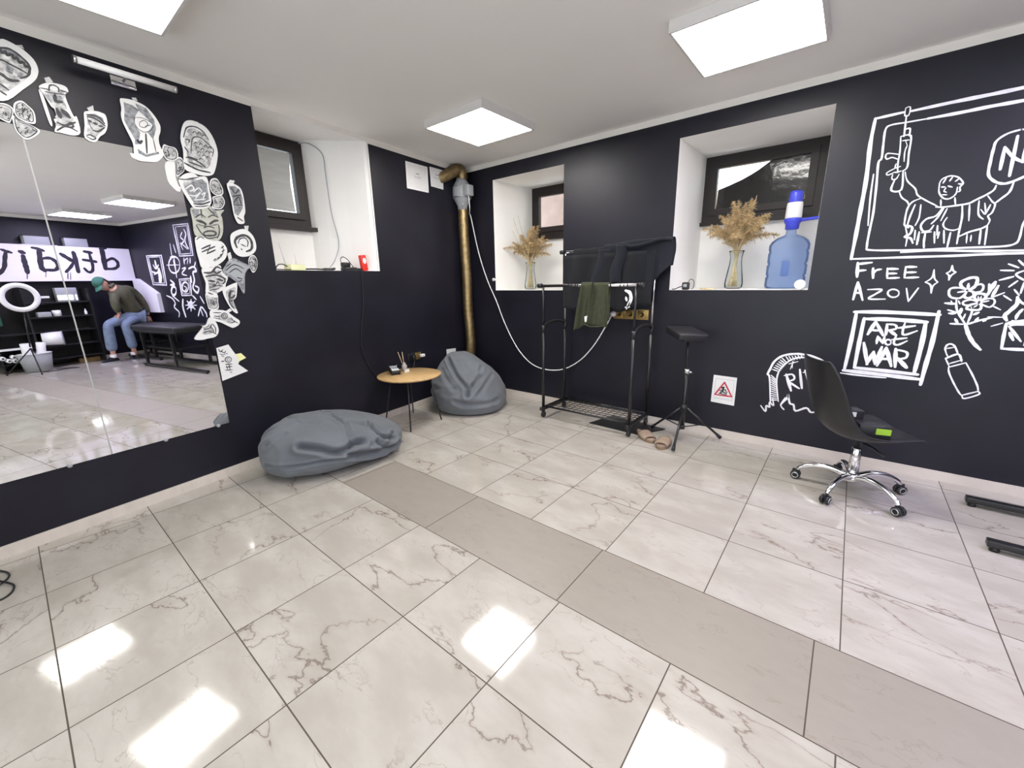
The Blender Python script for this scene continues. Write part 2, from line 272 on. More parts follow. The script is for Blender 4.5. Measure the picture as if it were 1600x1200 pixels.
# traced wall paint and paper cut-outs, millimetres on their wall
PAINT={'hero':[[13,3502,2184,3624,2189],[15,3658,2187,3818,2191,3965,2192,4074,2194,4176,2200,4253,2206],[17,3500,2185,3497,2049,3507,1851,3506,1676,3505,1524,3502,1378],[11,3502,1378,3717,1377,3957,1375,4111,1377,4227,1376,4417,1373],[11,3734,1407,3879,1410,4048,1396,4224,1390],[10,4253,2206,4306,1973,4367,1675,4422,1373],[14,3733,2131,3859,2131,3975,2134,4085,2133,4213,2135],[9,3733,2131,3647,2132,3578,2133,3556,2114,3558,2037,3562,1958,3551,1934,3561,1807,3570,1651,3568,1548,3569,1452,3585,1429,3710,1420,3824,1416,3982,1417,4134,1415,4184,1425,4196,1453,4195,1518,4201,1558],[7,3538,1874,3543,1737,3556,1577],[5,3629,2210,3648,2209,3648,2169,3631,2170,3629,2210],[7,3638,2169,3643,2096,3645,2058],[7,3647,2096,3665,2095,3668,2057],[7,3631,2061,3675,2056,3681,1962,3686,1889,3668,1870],[6,3631,2061,3640,1978,3641,1918,3648,1865],[5,3667,2007,3662,1974,3667,1922],[5,3641,2037,3673,2035],[3,3656,2034,3667,2007],[6,3635,1966,3587,1980,3579,1964,3588,1949,3609,1954,3636,1940],[5,3636,1893,3600,1873,3606,1858,3636,1871],[8,3642,1831,3634,1770,3680,1768,3671,1870],[7,3637,1867,3661,1871],[5,3627,1859,3628,1833,3646,1830,3656,1855],[5,3633,1915,3633,1893,3656,1898],[6,3681,1864,3698,1813,3740,1764,3756,1727,3799,1691,3836,1665,3855,1650],[6,3671,1760,3688,1723,3716,1697,3727,1674],[7,3773,1707,3738,1690,3723,1652,3723,1589,3727,1561,3747,1546],[6,3838,1775,3846,1799,3876,1811,3910,1798,3934,1765,3925,1746,3929,1725,3920,1722],[6,3853,1777,3862,1804],[6,3878,1784,3887,1805],[6,3901,1779,3914,1790],[6,3916,1764,3935,1759],[6,3839,1775,3844,1732,3863,1700,3884,1689,3902,1695,3915,1714,3915,1747],[7,3850,1757,3864,1755],[6,3876,1759,3894,1750],[5,3869,1750,3864,1734,3875,1726],[5,3859,1715,3879,1712],[6,3859,1688,3865,1653],[6,3914,1693,3923,1654],[8,3845,1651,3879,1647,3947,1651,3977,1656,3999,1670,4032,1690,4057,1711,4062,1734],[8,4123,1741,4117,1695,4094,1666,4075,1644],[6,4041,1685,4062,1654,4076,1636,4072,1596,4060,1580,4071,1555,4066,1530],[6,4012,1664,4022,1593,4045,1565],[6,3979,1648,3991,1562],[5,4036,1649,4049,1590,4027,1617],[6,4059,1638,4049,1590],[8,3873,1643,3853,1602,3816,1589,3798,1555,3813,1522,3840,1524,3852,1550],[6,3901,1589,3891,1555,3905,1528,3939,1516,3963,1527],[7,3951,1647,3961,1582,3962,1514,3965,1440],[7,3754,1675,3743,1614,3738,1560],[6,3779,1672,3783,1601,3773,1557],[7,3879,1642,3862,1593,3841,1560],[6,3893,1637,3878,1574],[7,3869,1548,3875,1495],[10,3731,1561,3761,1549,3759,1513,3737,1497,3764,1486,3779,1457],[6,3732,1552,3748,1496,3750,1441],[7,3778,1530,3783,1475],[9,3797,1519,3798,1447],[8,3824,1517,3826,1463,3832,1426],[7,3808,1514,3848,1515],[7,3862,1514,3872,1451],[7,3900,1519,3912,1448],[8,3929,1504,3929,1425],[7,3882,1512,3881,1477],[8,3965,1479,4004,1502,4045,1515,4066,1530],[5,3997,1490,4002,1442],[5,4014,1484,4017,1450],[8,4046,1507,4053,1434],[7,4067,1526,4075,1428],[10,4103,1996,4058,1987,4024,1960,4019,1922,4019,1860,4023,1796,4048,1760,4080,1741,4109,1742,4154,1763,4192,1792,4188,1897,4163,1976,4103,1996],[13,4062,1813,4059,1922],[11,4059,1922,4096,1869,4138,1835],[13,4102,1775,4095,1968],[13,4136,1836,4135,1937]],'free':[[15,3539,1353,3548,1265],[12,3537,1345,3608,1352],[11,3543,1303,3585,1306],[13,3619,1317,3628,1256],[10,3624,1284,3637,1304,3659,1309],[9,3687,1315,3695,1254],[12,3690,1311,3736,1309],[10,3692,1283,3734,1282],[10,3695,1254,3750,1256],[9,3770,1320,3774,1257],[11,3770,1320,3817,1318],[10,3772,1287,3820,1287],[10,3774,1255,3836,1257],[13,3557,1232,3549,1121],[12,3558,1232,3597,1118],[10,3553,1164,3583,1164],[9,3613,1185,3681,1185,3653,1156,3625,1127,3705,1126],[8,3764,1162,3763,1151,3756,1142,3745,1138,3733,1139,3722,1146,3714,1156,3712,1168,3716,1178,3726,1185,3738,1186,3750,1182,3760,1174,3764,1162],[7,3793,1193,3814,1113],[8,3814,1113,3846,1194]],'sparkle':[[6,3896,1300,3894,1253,3870,1228],[7,3870,1228,3896,1210,3906,1163],[6,3906,1163,3907,1206,3924,1227],[6,3924,1227,3906,1250,3896,1300]],'sparkle2':[[6,3967,1321,3965,1291,3950,1278],[6,3950,1278,3963,1265,3967,1238],[7,3967,1238,3972,1264,3989,1283],[7,3989,1283,3976,1292,3967,1321]],'artwar':[[19,3567,1042,3721,1045,3964,1037],[18,3578,1036,3577,855,3570,658],[18,3957,1058,3959,876,3954,734,3951,602],[20,3564,648,3717,645,3952,636],[9,3553,628,3665,624,3785,625],[20,3625,999,3766,1000,3917,991],[18,3622,1003,3620,841,3620,674],[19,3911,994,3915,864,3911,669],[18,3618,673,3778,670,3929,665],[17,3682,984,3655,900],[15,3682,984,3731,897],[12,3671,928,3710,927],[14,3739,970,3743,902],[10,3736,970,3777,967,3784,943,3745,932],[15,3754,932,3790,903],[10,3820,984,3818,924,3832,908,3882,936],[12,3795,949,3868,966],[11,3707,843,3706,891],[11,3706,891,3737,846],[11,3737,846,3739,893],[9,3775,857,3773,846,3766,840,3756,841,3749,849,3747,861,3752,870,3761,873,3770,868,3775,857],[10,3793,905,3788,854,3809,843,3847,871],[10,3776,874,3843,889],[17,3644,843,3681,703],[16,3678,703,3701,790],[16,3701,790,3719,708],[15,3719,708,3736,824],[17,3758,821,3731,700],[17,3758,821,3799,704],[14,3741,745,3785,750],[17,3803,817,3818,701],[11,3804,812,3856,800,3858,765,3817,753],[20,3822,758,3871,703]],'flower':[[12,4050,1181,4022,1206,4022,1230,4053,1250,4078,1247,4081,1217,4071,1190,4050,1181],[9,4050,1181,4020,1194,3984,1191,3980,1163,3995,1139,4030,1136,4047,1163,4050,1181],[8,4056,1181,4077,1205,4100,1214,4111,1199,4107,1175,4083,1169,4056,1181],[10,4052,1178,4046,1145,4064,1136,4082,1151,4074,1172,4052,1178],[11,4109,1116,4086,1140,4093,1161,4122,1158,4130,1140,4116,1122,4109,1116],[7,4114,1113,4131,1131,4159,1134,4169,1111,4155,1087,4129,1098,4114,1113],[8,4106,1110,4078,1127,4047,1115,4054,1097,4079,1097,4106,1110],[10,4109,1107,4079,1100,4066,1079,4084,1070,4117,1071,4122,1092,4109,1107],[10,4050,1217,4053,1187],[9,4016,1169,4045,1175],[5,4100,1146,4107,1122],[5,4112,1146,4112,1122],[7,4145,1122,4118,1113],[6,4094,1085,4106,1098],[3,4080,1091,4087,1079],[8,4016,1133,4028,1071,4054,1023,4077,987],[15,4077,987,4089,956,4104,920,4130,878,4162,843],[8,4084,987,4090,1036,4091,1067],[9,4082,984,4109,1000,4136,1014,4174,1028],[11,4019,1102,3974,1106],[5,4006,1102,3996,1120],[8,4031,1053,3992,1067],[11,4026,1047,4000,1047],[9,4069,986,4016,987],[10,4046,991,4031,1016],[14,4045,1047,4046,1075],[7,4063,1017,4067,1045],[6,4036,1102,4026,1121],[11,4101,1043,4118,1056],[11,4113,1001,4121,1025],[13,4145,1008,4153,1020],[11,4134,1152,4138,1181,4130,1214],[16,4140,1181,4151,1225],[12,4153,1146,4166,1205],[7,4157,1143,4195,1167],[5,4134,1152,4146,1181]],'church':[[8,4182,1321,4222,1300],[8,4159,1288,4208,1285],[9,4165,1235,4212,1253],[8,4206,1198,4231,1230],[8,4215,1339,4239,1311],[7,4195,1152,4228,1125],[6,4166,1093,4198,1073],[6,4157,1032,4215,1032],[6,4179,980,4219,1000],[8,4247,1285,4219,1264,4257,1231],[8,4256,1221,4254,1164],[7,4228,1184,4251,1153],[15,4247,1144,4252,1107,4231,1065,4219,1041,4231,1015],[9,4251,1135,4263,1118,4281,1104],[11,4277,1078,4265,1049,4263,1025],[27,4246,1001,4269,1003,4379,1019],[12,4233,1000,4236,929,4241,856],[14,4241,857,4323,858,4426,866],[11,4246,983,4303,903],[12,4254,948,4275,907],[7,4247,1285,4281,1262,4257,1231],[13,4281,1104,4315,1085,4359,1046,4358,1021],[10,4376,1013,4401,940,4425,872],[8,4272,1309,4295,1325],[8,4289,1259,4330,1253],[7,4292,1226,4326,1198],[8,4322,987,4319,881],[8,4355,989,4356,884]],'lipstick':[[8,4028,812,4020,840,4027,863,4046,865,4063,844,4079,806],[5,4026,816,4041,786],[6,4026,839,4053,847],[9,4033,774,4038,783,4080,809,4100,768],[6,4033,776,4055,731],[6,4047,746,4102,777],[7,4053,727,4118,761],[7,4053,727,4061,693,4092,630,4123,577,4137,562],[7,4119,761,4157,693,4187,632,4196,601],[7,4136,564,4198,599],[7,4137,562,4150,546,4203,581,4195,599]],'grave':[[12,3172,355,3145,541,3130,564,3140,602,3161,665,3206,712,3271,733,3328,735,3404,720,3473,676,3529,592,3542,526],[9,3222,366,3194,511,3199,597,3241,668,3285,702,3349,714,3417,693,3470,630,3505,474],[7,3173,370,3214,376],[7,3171,387,3212,389],[7,3169,405,3210,403],[7,3167,422,3209,416],[7,3166,440,3207,430],[7,3164,457,3206,444],[7,3162,474,3204,457],[7,3160,492,3202,471],[7,3158,509,3201,484],[7,3156,526,3199,498],[7,3155,543,3197,511],[7,3153,560,3196,524],[7,3155,606,3201,593],[7,3163,622,3208,605],[7,3172,637,3214,618],[7,3180,652,3220,630],[7,3189,667,3227,642],[7,3197,682,3233,654],[6,3205,697,3239,665],[6,3228,711,3252,678],[6,3246,714,3267,684],[6,3264,718,3283,690],[6,3282,721,3298,696],[6,3299,725,3314,702],[6,3317,728,3329,708],[16,3246,579,3290,461],[10,3236,568,3282,583,3299,552,3265,527],[13,3265,527,3336,485],[14,3323,624,3352,488],[14,3354,622,3412,485],[8,3345,605,3403,624,3420,584,3380,549],[6,3252,657,3305,681],[5,3278,680,3266,619],[4,3273,680,3277,628],[10,3113,315,3149,274,3149,321,3171,312,3167,350,3195,330,3184,378],[11,3264,311,3240,344,3273,399,3275,430,3294,366,3318,358,3336,314,3397,348,3431,320,3490,353,3519,335],[8,3239,350,3263,404]],'artA':[[16,7027,1871,6513,1858],[30,6513,1858,6557,1331],[18,6557,1331,7024,1347],[32,7024,1347,7027,1871],[11,6971,1843,6572,1835],[20,6572,1835,6609,1367],[12,6609,1367,6974,1381],[21,6974,1381,6971,1843],[48,6768,1767,6771,1647],[26,6865,1702,6795,1631,6682,1696],[28,6952,1583,6795,1553,6679,1627],[18,6908,1529,6758,1560],[88,6703,1611,6713,1473,6759,1404]],'artB':[[14,5935,2334,5481,2324],[26,5481,2324,5515,1815],[15,5515,1815,5929,1820],[27,5929,1820,5935,2334],[9,5874,2299,5521,2297],[17,5521,2297,5560,1849],[10,5560,1849,5887,1851],[18,5887,1851,5874,2299],[22,5704,2201,5777,2128,5700,2061,5811,2004,5783,1923],[25,5629,2243,5601,2164,5665,2074,5643,1979,5603,1930],[18,5829,2036,5730,1984,5635,1923]],'artC':[[25,5979,1672,6025,1609,6101,1560,6191,1539,6275,1549,6331,1589,6347,1650,6319,1717,6254,1775,6167,1810,6080,1814,6010,1788,5974,1737,5979,1672],[12,6409,1683,5973,1672],[28,6113,1825,6166,1461],[19,6150,2038,6174,1827],[12,6243,1814,6125,1833],[25,6050,2016,6026,1886],[25,6154,1761,6152,1612]],'artD':[[15,6102,1426,5746,1436],[27,5746,1436,5810,1146],[16,5810,1146,6122,1138],[29,6122,1138,6102,1426],[8,6065,1401,5802,1408],[15,5802,1408,5843,1180],[9,5843,1180,6078,1169],[16,6078,1169,6065,1401],[25,5856,1289,5889,1244,5942,1213,6000,1207,6043,1227,6058,1267,6039,1315,5993,1354,5936,1373,5884,1365,5854,1334,5856,1289],[16,5993,1307,5914,1273,5995,1223]],'artE':[[27,5809,1780,5832,1684],[15,5828,1732,5691,1775,5743,1680],[26,5619,1772,5649,1693],[21,5938,1605,5812,1618,5970,1524,5832,1487],[33,5729,1599,5571,1627,5508,1560,5621,1531,5625,1401,5718,1271,5615,1187,5541,1269,5632,1303],[22,5542,1626,5484,1703],[36,5719,1468,5726,1370]],'artF':[[36,6392,1415,6292,1345,6427,1330],[36,6277,1225,6307,1183,6352,1155,6400,1149,6434,1167,6444,1204,6425,1248,6386,1284,6337,1302,6295,1295,6273,1267,6277,1225],[27,6638,1140,6463,1087,6401,999,6462,928,6335,841,6370,752],[24,6441,1139,6258,1035],[41,6117,1070,6171,931,6144,756],[16,5893,968,5710,969],[26,5893,968,5790,896],[28,5893,968,5932,864],[19,5893,968,6052,893],[17,5893,968,6079,966],[26,5893,968,5996,1040],[28,5893,968,5854,1070],[19,5893,968,5736,1041],[50,5813,977,5852,950,5919,943,5964,961,5953,991,5894,1010,5832,1003,5813,977],[29,5734,781,5588,936,5476,836,5470,769],[28,5783,1137,5688,1070],[27,5551,1120,5475,1004],[22,5624,919,5583,784]],'sign':[[31,-1639,1923,-1590,1901,-1543,1881],[40,-1597,1896,-1633,1778,-1667,1650,-1745,1551,-1809,1531],[38,-1809,1531,-1844,1608,-1822,1781,-1801,1895],[47,-1445,1903,-1406,1885],[50,-1424,1835,-1428,1734,-1427,1654,-1430,1572],[9,-1434,1572,-1455,1471],[34,-1295,1971,-1225,1955,-1171,1927],[53,-1220,1945,-1241,1791,-1251,1657,-1224,1605],[40,-1213,1802,-1120,1811,-1062,1755,-1050,1681,-1099,1617,-1228,1621],[47,-972,1885,-905,1824,-836,1762],[49,-808,1919,-804,1817,-810,1588],[34,-838,1751,-898,1663,-970,1586],[10,-948,1576,-971,1467],[8,-916,1576,-937,1456],[40,-661,1942,-569,1925],[34,-600,1923,-597,1813,-596,1690,-623,1600,-678,1589,-717,1649],[40,-703,1798,-535,1770],[34,-435,1998,-351,2014],[59,-410,1988,-418,1819,-426,1648],[38,-409,1774,-295,1835,-231,1779,-238,1697,-305,1650,-416,1648],[7,-1211,1595,-1235,1501]],'jarwhite':[[8,-2705,1866,-2672,1889,-2663,1868,-2686,1855],[6,-2666,1854,-2636,1881,-2622,1861],[7,-2695,1832,-2661,1832,-2632,1855,-2664,1818],[6,-2626,1842,-2605,1859,-2626,1814],[6,-2674,1807,-2644,1812,-2608,1821]]}
